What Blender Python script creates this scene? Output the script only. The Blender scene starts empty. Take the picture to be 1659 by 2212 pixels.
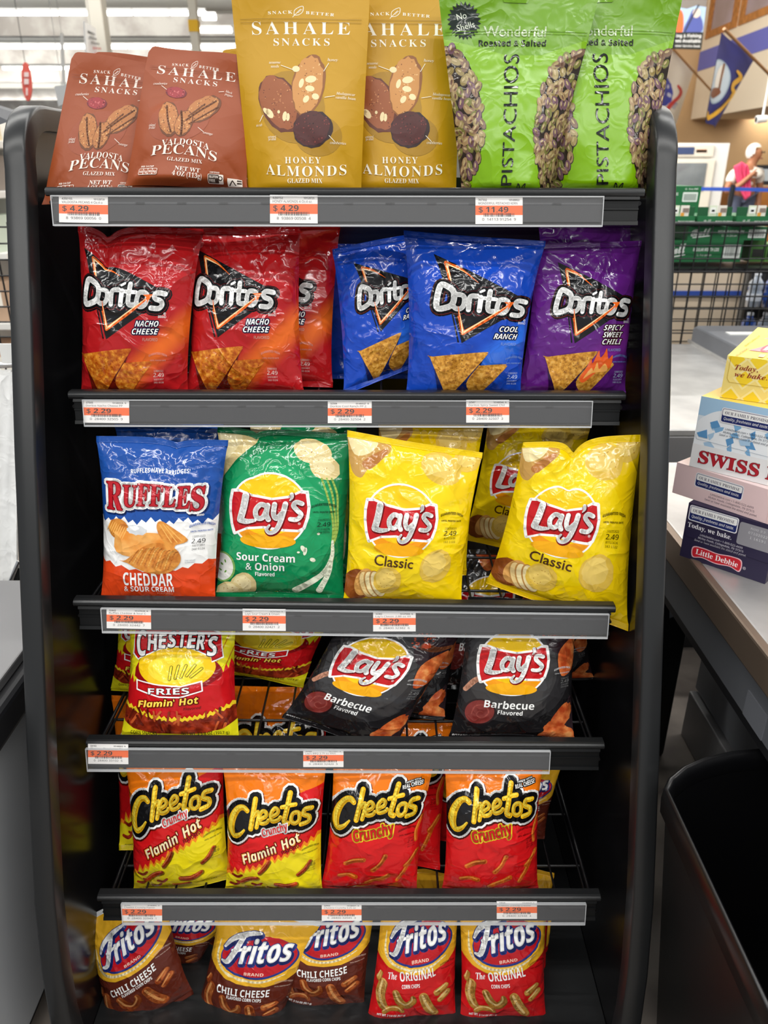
import bpy, bmesh, math, random
import numpy as np
from mathutils import Vector, Matrix
from mathutils.geometry import tessellate_polygon

SC = bpy.context.scene
COL = SC.collection
R = math.radians

# ------------------------------------------------------------------ camera
TH = R(24.1)                       # the phone looks down by this much
CT, ST = math.cos(TH), math.sin(TH)
FOC, CX, CY = 1640.0, 829.5, 1106.0
CAM = Vector((0.058, 0.0, 1.36))
cd = bpy.data.cameras.new('camera')
cd.sensor_fit = 'VERTICAL'; cd.sensor_height = 36.0
cd.lens = 36.0 * FOC / 2212.0
cd.clip_start = 0.02; cd.clip_end = 300
cd.dof.use_dof = True; cd.dof.focus_distance = 1.08; cd.dof.aperture_fstop = 7.0
cam = bpy.data.objects.new('camera', cd); COL.objects.link(cam)
cam.location = CAM; cam.rotation_euler = (R(90) - TH, 0, 0)
SC.camera = cam

# ------------------------------------------------------------------ view, world, lamps
SC.view_settings.view_transform = 'Standard'
SC.view_settings.look = 'None'
SC.view_settings.gamma = 1.0
SC.view_settings.use_curve_mapping = False
SC.view_settings.exposure = 0.14
W_ = bpy.data.worlds.new('store_air'); SC.world = W_
W_.use_nodes = True
W_.node_tree.nodes['Background'].inputs[0].default_value = (0.92, 0.96, 1.0, 1)
W_.node_tree.nodes['Background'].inputs[1].default_value = 0.36

def lamp(name, loc, rot, sx, sy, power, color=(1, 0.985, 0.95)):
    l = bpy.data.lights.new(name, 'AREA'); l.shape = 'RECTANGLE'
    l.size = sx; l.size_y = sy; l.energy = power; l.color = color
    o = bpy.data.objects.new(name, l); COL.objects.link(o)
    o.location = loc; o.rotation_euler = rot
    return o
# the rows of ceiling tubes over the aisle in front of the rack and just beyond it
CEIL_Z = 4.6
for (ly, pw) in ((-6.5, 230), (-3.6, 260), (-0.9, 210), (2.4, 200), (6.0, 200), (10.0, 240)):
    lamp('ceiling_tube_lamp', (0.3, ly, CEIL_Z), (0, 0, 0), 11.0, 0.09, pw)

# added upward lamps brighten the roof round the far tube rows; another brightens the bulkhead
for ly, lz, lw in ((13.5, 3.9, 420), (27, 5.2, 900), (36, 5.4, 850), (46, 5.4, 850), (58, 5.4, 850), (70, 5.4, 850)):
    lamp('roof_fill_uplight', (-12, ly, lz), (R(130), 0, 0), 34, 1.2, lw)
lamp('bulkhead_fill_lamp', (1.6, 9.5, 4.2), (0, R(-58), 0), 2.4, 6.0, 480)  # added fill out of view, turned towards the bulkhead to brighten it
# ------------------------------------------------------------------ pixels to places
def ray(px, py):
    v = (py - CY) / FOC
    return Vector(((px - CX) / FOC, CT - v * ST, -(v * CT + ST)))
def atY(px, py, Y):
    r = ray(px, py); return CAM + r * (Y / r.y)
def atZ(px, py, z):
    r = ray(px, py); return CAM + r * ((z - CAM.z) / r.z)
def atX(px, py, x):
    r = ray(px, py); return CAM + r * ((x - CAM.x) / r.x)
def onYZ(px, Y, z):                # the place at depth Y and height z that shows at column px
    d = Y * CT + (CAM.z - z) * ST
    return Vector((CAM.x + (px - CX) / FOC * d, Y, z))

# ------------------------------------------------------------------ materials
def lin(c):
    if isinstance(c, str):
        c = c.lstrip('#'); c = [int(c[i:i + 2], 16) / 255 for i in (0, 2, 4)]
    return tuple(((x / 12.92) if x <= 0.04045 else ((x + 0.055) / 1.055) ** 2.4) for x in c) + (1,)
MATS = {}
def film_group():
    g = bpy.data.node_groups.get('film_crinkle')
    if g: return g
    g = bpy.data.node_groups.new('film_crinkle', 'ShaderNodeTree')
    g.interface.new_socket('Strength', in_out='INPUT', socket_type='NodeSocketFloat')
    g.interface.new_socket('Normal', in_out='OUTPUT', socket_type='NodeSocketVector')
    n, l = g.nodes, g.links
    gi = n.new('NodeGroupInput'); go = n.new('NodeGroupOutput')
    tc = n.new('ShaderNodeTexCoord'); oi = n.new('ShaderNodeObjectInfo')
    ad = n.new('ShaderNodeVectorMath'); ad.operation = 'MULTIPLY_ADD'
    ad.inputs[1].default_value = (1, 1, 1)
    cm = n.new('ShaderNodeCombineXYZ'); mu = n.new('ShaderNodeMath'); mu.operation = 'MULTIPLY'; mu.inputs[1].default_value = 37.0
    l.new(oi.outputs['Random'], mu.inputs[0])
    for i in range(3): l.new(mu.outputs[0], cm.inputs[i])
    l.new(tc.outputs['Object'], ad.inputs[0]); l.new(cm.outputs[0], ad.inputs[2])
    def ridge(scale, det, dist, pw):
        nz = n.new('ShaderNodeTexNoise'); nz.inputs['Scale'].default_value = scale; nz.inputs['Detail'].default_value = det
        nz.inputs['Distortion'].default_value = dist; l.new(ad.outputs[0], nz.inputs['Vector'])
        a = n.new('ShaderNodeMath'); a.operation = 'MULTIPLY_ADD'; a.inputs[1].default_value = 2; a.inputs[2].default_value = -1
        b = n.new('ShaderNodeMath'); b.operation = 'ABSOLUTE'; c = n.new('ShaderNodeMath'); c.operation = 'SUBTRACT'; c.inputs[0].default_value = 1
        e = n.new('ShaderNodeMath'); e.operation = 'POWER'; e.inputs[1].default_value = pw
        l.new(nz.outputs[0], a.inputs[0]); l.new(a.outputs[0], b.inputs[0]); l.new(b.outputs[0], c.inputs[1]); l.new(c.outputs[0], e.inputs[0])
        return e
    r1 = ridge(11, 2.0, .6, 5.0); r2 = ridge(34, 1.5, 1.0, 3.0)
    m2 = n.new('ShaderNodeMath'); m2.operation = 'MULTIPLY_ADD'; m2.inputs[1].default_value = 0.28
    l.new(r2.outputs[0], m2.inputs[0]); l.new(r1.outputs[0], m2.inputs[2])
    bp = n.new('ShaderNodeBump'); bp.inputs['Distance'].default_value = 0.006
    l.new(gi.outputs[0], bp.inputs['Strength']); l.new(m2.outputs[0], bp.inputs['Height'])
    l.new(bp.outputs[0], go.inputs[0])
    return g

def mat(name, color='#808080', rough=0.5, metal=0.0, spec=0.5, coat=0.0, film=0.0, spot=None, alpha=1.0, emit=None,
        trans=0.0, bump=None, glow=None, scale=None, mixhi=None):
    """node material. spot=(colour,scale,lo,hi): a second colour in blotches; glow=(colour,(x0,y0,x1,y1),w): printed band across the UVs"""
    if name in MATS: return MATS[name]
    m = bpy.data.materials.new(name); m.use_nodes = True; MATS[name] = m
    nt = m.node_tree; n, l = nt.nodes, nt.links
    b = n['Principled BSDF']
    b.inputs['Base Color'].default_value = lin(color)
    b.inputs['Roughness'].default_value = rough
    b.inputs['Metallic'].default_value = metal
    b.inputs['Specular IOR Level'].default_value = spec
    b.inputs['Coat Weight'].default_value = coat
    b.inputs['Coat Roughness'].default_value = 0.12
    b.inputs['Alpha'].default_value = alpha
    b.inputs['Transmission Weight'].default_value = trans
    if emit:
        b.inputs['Emission Color'].default_value = lin(emit[0]); b.inputs['Emission Strength'].default_value = emit[1]
    tc = None
    if spot:
        tc = n.new('ShaderNodeTexCoord'); nz = n.new('ShaderNodeTexNoise'); rp = n.new('ShaderNodeValToRGB')
        nz.inputs['Scale'].default_value = spot[1]; nz.inputs['Detail'].default_value = 4
        l.new(tc.outputs['Object'], nz.inputs['Vector']); l.new(nz.outputs[0], rp.inputs[0])
        rp.color_ramp.elements[0].position = spot[2]; rp.color_ramp.elements[0].color = lin(color)
        rp.color_ramp.elements[1].position = spot[3]; rp.color_ramp.elements[1].color = lin(spot[0])
        if mixhi:
            e = rp.color_ramp.elements.new(mixhi[1]); e.color = lin(mixhi[0])
        l.new(rp.outputs[0], b.inputs['Base Color'])
    if glow:
        uv = n.new('ShaderNodeUVMap'); vm = n.new('ShaderNodeVectorMath'); vm.operation = 'DOT_PRODUCT'
        (x0, y0, x1, y1) = glow[1]; dx, dy = x1 - x0, y1 - y0; L = math.hypot(dx, dy)
        nx, ny = -dy / L, dx / L
        vm.inputs[1].default_value = (nx, ny, 0)
        l.new(uv.outputs[0], vm.inputs[0])
        s = n.new('ShaderNodeMath'); s.operation = 'SUBTRACT'; s.inputs[1].default_value = nx * x0 + ny * y0
        a = n.new('ShaderNodeMath'); a.operation = 'ABSOLUTE'
        mr = n.new('ShaderNodeMapRange'); mr.interpolation_type = 'SMOOTHSTEP'
        mr.inputs['From Min'].default_value = 0; mr.inputs['From Max'].default_value = glow[2]
        mr.inputs['To Min'].default_value = 1; mr.inputs['To Max'].default_value = 0
        l.new(vm.outputs['Value'], s.inputs[0]); l.new(s.outputs[0], a.inputs[0]); l.new(a.outputs[0], mr.inputs[0])
        mx = n.new('ShaderNodeMix'); mx.data_type = 'RGBA'
        mx.inputs['A'].default_value = lin(color); mx.inputs['B'].default_value = lin(glow[0])
        l.new(mr.outputs[0], mx.inputs['Factor']); l.new(mx.outputs['Result'], b.inputs['Base Color'])
    if film:
        g = n.new('ShaderNodeGroup'); g.node_tree = film_group(); g.inputs[0].default_value = film
        l.new(g.outputs[0], b.inputs['Normal'])
    elif bump:
        t2 = n.new('ShaderNodeTexCoord'); nz = n.new('ShaderNodeTexNoise'); nz.inputs['Scale'].default_value = bump[0]
        nz.inputs['Detail'].default_value = 3
        bp = n.new('ShaderNodeBump'); bp.inputs['Strength'].default_value = bump[1]; bp.inputs['Distance'].default_value = bump[2] if len(bump) > 2 else 0.002
        l.new(t2.outputs['Object'], nz.inputs['Vector']); l.new(nz.outputs[0], bp.inputs['Height']); l.new(bp.outputs[0], b.inputs['Normal'])
    return m
FILM = 0.48
def film(c, rough=0.12, **k):      # glossy printed packet film
    return mat('film_' + c.lstrip('#') + ('_g' if k.get('glow') else ''), c, rough, film=FILM, spec=0.55, **k)
def paper(c, rough=0.42):          # matt stand-up pouch print
    return mat('pouch_' + c.lstrip('#'), c, rough, film=0.10, spec=0.4)
def ink(c, rough=0.5):             # flat print on card and paper
    return mat('print_' + c.lstrip('#'), c, rough, spec=0.4)

# ------------------------------------------------------------------ mesh collecting
class MB:
    def __init__(s): s.v = []; s.f = []; s.mi = []; s.mats = []; s.sm = []
    def m(s, mt):
        if mt not in s.mats: s.mats.append(mt)
        return s.mats.index(mt)
    def face(s, pts, mt, smooth=False):
        k = len(s.v); s.v.extend(Vector(p) for p in pts); s.f.append(tuple(range(k, k + len(pts)))); s.mi.append(s.m(mt)); s.sm.append(smooth)
    def mesh(s, vs, fs, mt, smooth=False):
        k = len(s.v); s.v.extend(Vector(p) for p in vs); mi = s.m(mt)
        for f in fs: s.f.append(tuple(i + k for i in f)); s.mi.append(mi); s.sm.append(smooth)
    def box(s, lo, hi, mt, M=None):
        x0, y0, z0 = lo; x1, y1, z1 = hi
        vs = [Vector(p) for p in ((x0, y0, z0), (x1, y0, z0), (x1, y1, z0), (x0, y1, z0), (x0, y0, z1), (x1, y0, z1), (x1, y1, z1), (x0, y1, z1))]
        if M is not None: vs = [M @ v for v in vs]
        s.mesh(vs, [(0, 3, 2, 1), (4, 5, 6, 7), (0, 1, 5, 4), (1, 2, 6, 5), (2, 3, 7, 6), (3, 0, 4, 7)], mt)
    def tube(s, pts, r, mt, n=10, closed=False, caps=True):
        pts = [Vector(p) for p in pts]; rs = r if isinstance(r, (list, tuple)) else [r] * len(pts)
        k = len(pts); vs = []; up = None
        for i, p in enumerate(pts):
            a = pts[(i - 1) % k] if (closed or i > 0) else p; b = pts[(i + 1) % k] if (closed or i < k - 1) else p
            t = (b - a).normalized()
            if up is None: up = Vector((0, 0, 1)) if abs(t.z) < 0.9 else Vector((1, 0, 0))
            x = t.cross(up).normalized(); y = x.cross(t).normalized(); up = y
            for j in range(n):
                an = 2 * math.pi * j / n; vs.append(p + (x * math.cos(an) + y * math.sin(an)) * rs[i])
        fs = []
        for i in range(k if closed else k - 1):
            for j in range(n):
                fs.append((i * n + j, i * n + (j + 1) % n, ((i + 1) % k) * n + (j + 1) % n, ((i + 1) % k) * n + j))
        s.mesh(vs, fs, mt, True)
        if caps and not closed:
            s.mesh(vs[:n], [tuple(range(n))[::-1]], mt); s.mesh(vs[-n:], [tuple(range(n))], mt)
    def prism(s, prof, x0, x1, mt, M=None):      # profile in (y,z) pushed along x
        k = len(prof); vs = [Vector((x0, a, b)) for a, b in prof] + [Vector((x1, a, b)) for a, b in prof]
        if M is not None: vs = [M @ v for v in vs]
        fs = [(i, (i + 1) % k, (i + 1) % k + k, i + k) for i in range(k)]
        tri = tessellate_polygon([[Vector((a, b, 0)) for a, b in prof]])
        fs += [tuple(t) for t in tri] + [tuple(i + k for i in t)[::-1] for t in tri]
        s.mesh(vs, fs, mt)
    def quad_art(s, art, p00, p10, p11, p01, off=0.0004, step=0.00005):   # flat print on a face (u along p00-p10, v up)
        p00, p10, p11, p01 = (Vector(p) for p in (p00, p10, p11, p01))
        nrm = (p10 - p00).cross(p01 - p00).normalized()
        for L, (mt, polys) in enumerate(art.items):
            mi = s.m(mt)
            for f_ in (lambda p: p[0], lambda p: art.W - p[0], lambda p: p[1], lambda p: art.H - p[1]): polys = clip_poly(polys, f_, 1)
            for poly in polys:
                k = len(s.v)
                ar = sum(poly[i - 1][0] * poly[i][1] - poly[i][0] * poly[i - 1][1] for i in range(len(poly)))
                for (x, y) in (poly[::-1] if ar > 0 else poly):
                    u = x / art.W; v = 1 - y / art.H
                    s.v.append(p00 * (1 - u) * (1 - v) + p10 * u * (1 - v) + p11 * u * v + p01 * (1 - u) * v + nrm * (off + step * L))
                s.f.append(tuple(range(k, k + len(poly)))); s.mi.append(mi); s.sm.append(False)
    def build(s, name, parent=None, loc=(0, 0, 0), bevel=0, seg=2, weld=False, mirror=False, smooth_angle=None):
        me = bpy.data.meshes.new(name)
        L = Vector(loc)
        me.from_pydata([tuple(v - L) for v in s.v], [], s.f)
        for mt in s.mats: me.materials.append(mt)
        me.polygons.foreach_set('material_index', s.mi)
        me.polygons.foreach_set('use_smooth', s.sm)
        o = bpy.data.objects.new(name, me); COL.objects.link(o)
        if weld:
            bm = bmesh.new(); bm.from_mesh(me); bmesh.ops.remove_doubles(bm, verts=bm.verts, dist=1e-5)
            bmesh.ops.recalc_face_normals(bm, faces=bm.faces); bm.to_mesh(me); bm.free()
        if bevel:
            if not weld:
                bm = bmesh.new(); bm.from_mesh(me); bmesh.ops.remove_doubles(bm, verts=bm.verts, dist=1e-6)
                bmesh.ops.recalc_face_normals(bm, faces=bm.faces); bm.to_mesh(me); bm.free()
            md = o.modifiers.new('bevel', 'BEVEL'); md.width = bevel; md.segments = seg; md.limit_method = 'ANGLE'
            md.harden_normals = False
        if parent is not None:
            o.parent = parent
            o.location = L - parent_loc(parent)
        else: o.location = L
        return o
def parent_loc(o):
    p = Vector((0, 0, 0))
    while o is not None: p += o.location; o = o.parent
    return p
def empty(name, loc=(0, 0, 0), parent=None):
    o = bpy.data.objects.new(name, None); COL.objects.link(o); o.empty_display_size = 0.05
    if parent is not None: o.parent = parent; o.location = Vector(loc) - parent_loc(parent)
    else: o.location = loc
    return o
def tag(o, label=None, cat=None, group=None, kind=None):
    if label: o['label'] = label
    if cat: o['category'] = cat
    if group: o['group'] = group
    if kind: o['kind'] = kind
    return o

# ------------------------------------------------------------------ flat print: shapes, strokes, lettering
FONTS = {'sans': None, 'sb': (0x1D5D4, 0x1D5EE, 0x1D7EC), 'sbi': (0x1D63C, 0x1D656, 0x1D7EC), 'sr': (0x1D5A0, 0x1D5BA, 0x1D7E2),
         'si': (0x1D608, 0x1D622, 0x1D7E2), 'serif': (0x1D400, 0x1D41A, 0x1D7CE), 'serifi': (0x1D468, 0x1D482, 0x1D7CE),
         'it': (0x1D434, 0x1D44E, None), 'script': (0x1D4D0, 0x1D4EA, None), 'mono': (0x1D670, 0x1D68A, 0x1D7F6)}
def fmap(s, f):
    if not FONTS[f]: return s
    U, L, D = FONTS[f]; o = ''
    for c in s:
        if 'A' <= c <= 'Z': o += chr(U + ord(c) - 65)
        elif 'a' <= c <= 'z': o += '\u210e' if (f == 'it' and c == 'h') else chr(L + ord(c) - 97)
        elif D and c.isdigit(): o += chr(D + ord(c) - 48)
        else: o += c
    return o
_TB = {}
def _lines(rows, font, off, res):
    c = bpy.data.curves.new('lettering', 'FONT'); c.body = '\n'.join(rows); c.size = 1; c.offset = off
    c.space_line = 4; c.resolution_u = res
    o = bpy.data.objects.new('lettering', c); me = o.to_mesh()
    co = np.empty(len(me.vertices) * 3); me.vertices.foreach_get('co', co); co = co.reshape(-1, 3)
    out = [[] for _ in rows]
    if len(me.vertices):
        for p in me.polygons:
            vs = [(float(co[i, 0]), float(co[i, 1])) for i in p.vertices]
            k = int(round((0.3 - sum(v[1] for v in vs) / len(vs)) / LSP))
            if 0 <= k < len(rows): out[k].append([(x, y + k * LSP) for x, y in vs])
    o.to_mesh_clear(); bpy.data.objects.remove(o); bpy.data.curves.remove(c)
    return out
LSP = 4.0
def glyphs(s, font='sans', off=0.0, space=1.0, res=3):
    off = 0.0 if off == 0 else (-.008 if (off < 0 and font == 'serif') else (.012 if off > .007 and font == 'sans' else 0.0))
    need = [c for c in dict.fromkeys(s) if c != ' ' and (c, font, off) not in _TB]
    if need:                                         # fetch the letters not met before: triangles and advance
        rows = [fmap(c, font) + '|' for c in need] + ['|']
        gl = _lines(rows, font, off, 3)
        b0 = min(p[0] for q in gl[-1] for p in q); bw = max(p[0] for q in gl[-1] for p in q) - b0
        for i, c in enumerate(need):
            mx = max(p[0] for q in gl[i] for p in q) - bw - 1e-4        # the closing bar starts here
            _TB[(c, font, off)] = ([q for q in gl[i] if min(p[0] for p in q) < mx], mx - b0)
    x = 0.0; out = []
    for ch in s:
        if ch == ' ': x += 0.28 * space; continue
        g, ad = _TB[(ch, font, off)]; out += [[(p[0] + x, p[1]) for p in q] for q in g]; x += ad * space
    return out
def outline_polys(polys, w, nd=7):                  # a fat ribbon round the rim of a set of polygons
    cnt = {}
    q = lambda p: (round(p[0], 3), round(p[1], 3))
    for p in polys:
        for i in range(len(p)):
            a, b = q(p[i]), q(p[(i + 1) % len(p)])
            if a != b:
                k = (a, b) if a < b else (b, a); cnt[k] = cnt.get(k, 0) + 1
    out = []; pts = set()
    for (a, b), c in cnt.items():
        if c != 1: continue
        dx, dy = b[0] - a[0], b[1] - a[1]; L = math.hypot(dx, dy)
        if L < 1e-6: continue
        nx, ny = -dy / L * w, dx / L * w
        out.append([(a[0] + nx, a[1] + ny), (a[0] - nx, a[1] - ny), (b[0] - nx, b[1] - ny), (b[0] + nx, b[1] + ny)])
        pts.add(a); pts.add(b)
    for p in pts: out.append([(p[0] + w * math.cos(2 * math.pi * k / nd), p[1] + w * math.sin(2 * math.pi * k / nd)) for k in range(nd)])
    return out
def smooth_path(pts, closed=False, n=5):
    P = [Vector((p[0], p[1], 0)) for p in pts]; k = len(P); out = []
    if k < 3: return [tuple(p[:2]) for p in P]
    for i in range(k if closed else k - 1):
        p0 = P[(i - 1) % k] if (closed or i > 0) else P[i]; p1 = P[i]; p2 = P[(i + 1) % k]
        p3 = P[(i + 2) % k] if (closed or i + 2 < k) else p2
        for j in range(n):
            t = j / n
            v = 0.5 * ((2 * p1) + (p2 - p0) * t + (2 * p0 - 5 * p1 + 4 * p2 - p3) * t * t + (3 * p1 - p0 - 3 * p2 + p3) * t ** 3)
            out.append((v.x, v.y))
    if not closed: out.append((P[-1].x, P[-1].y))
    return out
class Art:
    def __init__(s, W, H): s.W = W; s.H = H; s.items = []; s.T = None
    def add(s, polys, m):
        if s.T: polys = [[s.T(*p) for p in q] for q in polys]
        s.items.append((m, polys))
    def poly(s, pts, m, smooth=False, n=5):
        if smooth: pts = smooth_path(pts, True, n)
        tri = tessellate_polygon([[Vector((x, y, 0)) for x, y in pts]])
        s.add([[pts[i] for i in t] for t in tri], m)
    def rect(s, x0, y0, x1, y1, m): s.add([[(x0, y0), (x1, y0), (x1, y1), (x0, y1)]], m)
    def rects(s, L, m): s.add([[(a, b), (c, b), (c, d), (a, d)] for a, b, c, d in L], m)
    def ell(s, cx, cy, rx, ry, m, rot=0, n=28, jag=0, seed=1):
        rn = random.Random(seed); c, q = math.cos(R(rot)), math.sin(R(rot)); pts = []
        for k in range(n):
            a = 2 * math.pi * k / n; j = 1 + rn.uniform(-jag, jag)
            x, y = rx * j * math.cos(a), ry * j * math.sin(a); pts.append((cx + c * x - q * y, cy + q * x + c * y))
        s.add([[(cx, cy), pts[k], pts[(k + 1) % n]] for k in range(n)] if jag else [pts], m)
    def ells(s, L, m, n=12):
        out = []
        for (cx, cy, rx, ry, rot) in L:
            c, q = math.cos(R(rot)), math.sin(R(rot))
            out.append([(cx + c * rx * math.cos(a) - q * ry * math.sin(a), cy + q * rx * math.cos(a) + c * ry * math.sin(a)) for a in (2 * math.pi * k / n for k in range(n))])
        s.add(out, m)
    def rrect(s, x0, y0, x1, y1, r, m, n=5):
        pts = []
        for (cx, cy, a0) in ((x1 - r, y0 + r, -90), (x1 - r, y1 - r, 0), (x0 + r, y1 - r, 90), (x0 + r, y0 + r, 180)):
            for k in range(n + 1): a = R(a0 + 90 * k / n); pts.append((cx + r * math.cos(a), cy + r * math.sin(a)))
        s.add([pts], m)
    def stroke_polys(s, pts, w, closed=False, smooth=True, nd=12, n=5):
        ws = list(w) if isinstance(w, (list, tuple)) else None
        if smooth and len(pts) > 2:
            if ws:
                pw = smooth_path([(i, x) for i, x in enumerate(ws)], closed, n); ws = [max(0.1, p[1]) for p in pw]
            pts = smooth_path(pts, closed, n)
        if not ws: ws = [w] * len(pts)
        k = len(pts); out = []
        for i in range(k if closed else k - 1):
            a, b = pts[i], pts[(i + 1) % k]; wa, wb = ws[i] / 2, ws[(i + 1) % k] / 2
            dx, dy = b[0] - a[0], b[1] - a[1]; L = math.hypot(dx, dy)
            if L < 1e-6: continue
            nx, ny = -dy / L, dx / L
            out.append([(a[0] + nx * wa, a[1] + ny * wa), (a[0] - nx * wa, a[1] - ny * wa), (b[0] - nx * wb, b[1] - ny * wb), (b[0] + nx * wb, b[1] + ny * wb)])
        for p, ww in zip(pts, ws):
            if ww > 0.6: out.append([(p[0] + ww / 2 * math.cos(2 * math.pi * j / nd), p[1] + ww / 2 * math.sin(2 * math.pi * j / nd)) for j in range(nd)])
        return out
    def stroke(s, pts, w, m, **k): s.add(s.stroke_polys(pts, w, **k), m)
    def logo(s, strokes, layers):                  # strokes: (pts,width,closed); layers: (extra width, dx, dy, material)
        for (ex, dx, dy, m) in layers:
            out = []
            for st in strokes:
                pts, w, cl = st[0], st[1], (st[2] if len(st) > 2 else False)
                ww = [x + ex for x in w] if isinstance(w, (list, tuple)) else w + ex
                out += s.stroke_polys([(x + dx, y + dy) for x, y in pts], ww, cl, n=4, nd=10)
            s.add(out, m)
    def text(s, t, x, y, h, m, font='sans', anchor='c', rot=0, shear=0, fit=None, outs=(), off=0.0, space=1.0, arc=0, taper=0, res=3):
        ps = glyphs(t, font, off, space, res)
        if not ps: return
        xs = [p[0] for q in ps for p in q]; x0, x1 = min(xs), max(xs)
        sc = h / 0.7; sx = sc if fit is None else fit / max(1e-6, (x1 - x0))
        wid = (x1 - x0) * sx; ax = {'l': 0, 'c': -wid / 2, 'r': -wid}[anchor]
        c, q = math.cos(R(rot)), math.sin(R(rot))
        def T(p):
            X = (p[0] - x0) * sx; Y = p[1] * sc
            f = (X / wid - 0.5) * 2 if wid else 0
            if taper: Y *= 1 + taper * f
            X += Y * shear + ax; Y += arc * (1 - f * f)
            return (x + c * X + q * Y, y - (-q * X + c * Y) if False else y - (q * X * 1 + c * Y) + 0)
        def T2(p):
            X = (p[0] - x0) * sx; Y = p[1] * sc
            f = (X / wid - 0.5) * 2 if wid else 0
            if taper: Y *= 1 + taper * f
            X += Y * shear + ax; Y += arc * (1 - f * f)
            return (x + c * X - q * Y, y - (q * X + c * Y))
        pp = [[T2(p) for p in poly] for poly in ps]
        for (w, mm) in outs: s.add(outline_polys(pp, w), mm)
        s.add(pp, m)
        return pp

# ------------------------------------------------------------------ soft packets
NU, NV = 40, 56
def split_poly(polys, f, n):                        # cut convex polygons along f(p)=k/n
    out = []
    for p in polys:
        vals = [f(q) * n for q in p]
        lo = math.floor(min(vals) + 1e-7) + 1; hi = math.ceil(max(vals) - 1e-7)
        cur, cv = p, vals
        for k in range(lo, hi):
            A, B, av, bv = [], [], [], []
            m = len(cur)
            for i in range(m):
                a, b = cur[i], cur[(i + 1) % m]; x, y = cv[i] - k, cv[(i + 1) % m] - k
                if x <= 0: A.append(a); av.append(cv[i])
                if x >= 0: B.append(a); bv.append(cv[i])
                if (x < 0 < y) or (y < 0 < x):
                    t = x / (x - y); c = (a[0] + (b[0] - a[0]) * t, a[1] + (b[1] - a[1]) * t)
                    A.append(c); B.append(c); av.append(k); bv.append(k)
            if len(A) >= 3: out.append(A)
            cur, cv = B, bv
            if len(cur) < 3: break
        if len(cur) >= 3: out.append(cur)
    return out
def clip_poly(polys, f, keep):                      # keep where f>=0
    out = []
    for p in polys:
        v = [f(q) for q in p]
        if min(v) >= 0: out.append(p); continue
        if max(v) <= 0: continue
        A = []; m = len(p)
        for i in range(m):
            a, b = p[i], p[(i + 1) % m]; x, y = v[i], v[(i + 1) % m]
            if x >= 0: A.append(a)
            if (x < 0 < y) or (y < 0 < x):
                t = x / (x - y); A.append((a[0] + (b[0] - a[0]) * t, a[1] + (b[1] - a[1]) * t))
        if len(A) >= 3: out.append(A)
    return out
class Design:
    """an outer print: base material, seal materials and the printed shapes, cut once to the packet grid"""
    def __init__(s, art, base, top=None, bottom=None, seal=0.035, back=None, pad=0.0):
        s.base = base; s.top = top or base; s.bottom = bottom or base; s.seal = seal; s.back = back or base
        U, V, Lr, faces, mi, mats = [], [], [], [], [], []
        for L, (m, polys) in enumerate(art.items):
            qs = [[(x / art.W, ((pad + (1 - pad) * (1 - (y if y < art.H - .5 else art.H * 1.25) / art.H)) - seal) / (1 - 2 * seal)) for x, y in p] for p in polys]
            for f in (lambda p: p[0], lambda p: 1 - p[0], lambda p: p[1], lambda p: 1 - p[1]): qs = clip_poly(qs, f, 1)
            qs = split_poly(qs, lambda p: p[0], NU); qs = split_poly(qs, lambda p: p[1], NV)
            qs = split_poly(qs, lambda p: p[0] * NU + p[1] * NV, 1)
            if m not in mats: mats.append(m)
            k = mats.index(m)
            for p in qs:
                ar = sum(p[i - 1][0] * p[i][1] - p[i][0] * p[i - 1][1] for i in range(len(p)))
                if abs(ar) < 1e-10: continue
                if ar < 0: p = p[::-1]
                b = len(U); faces.append(tuple(range(b, b + len(p)))); mi.append(k)
                for (u, v) in p: U.append(u); V.append(v); Lr.append(L)
        s.U = np.array(U); s.V = np.array(V); s.L = np.array(Lr, float); s.faces = faces; s.mi = mi; s.mats = mats
def sstep(a, b, x):
    t = np.clip((x - a) / (b - a), 0, 1); return t * t * (3 - 2 * t)
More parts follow.
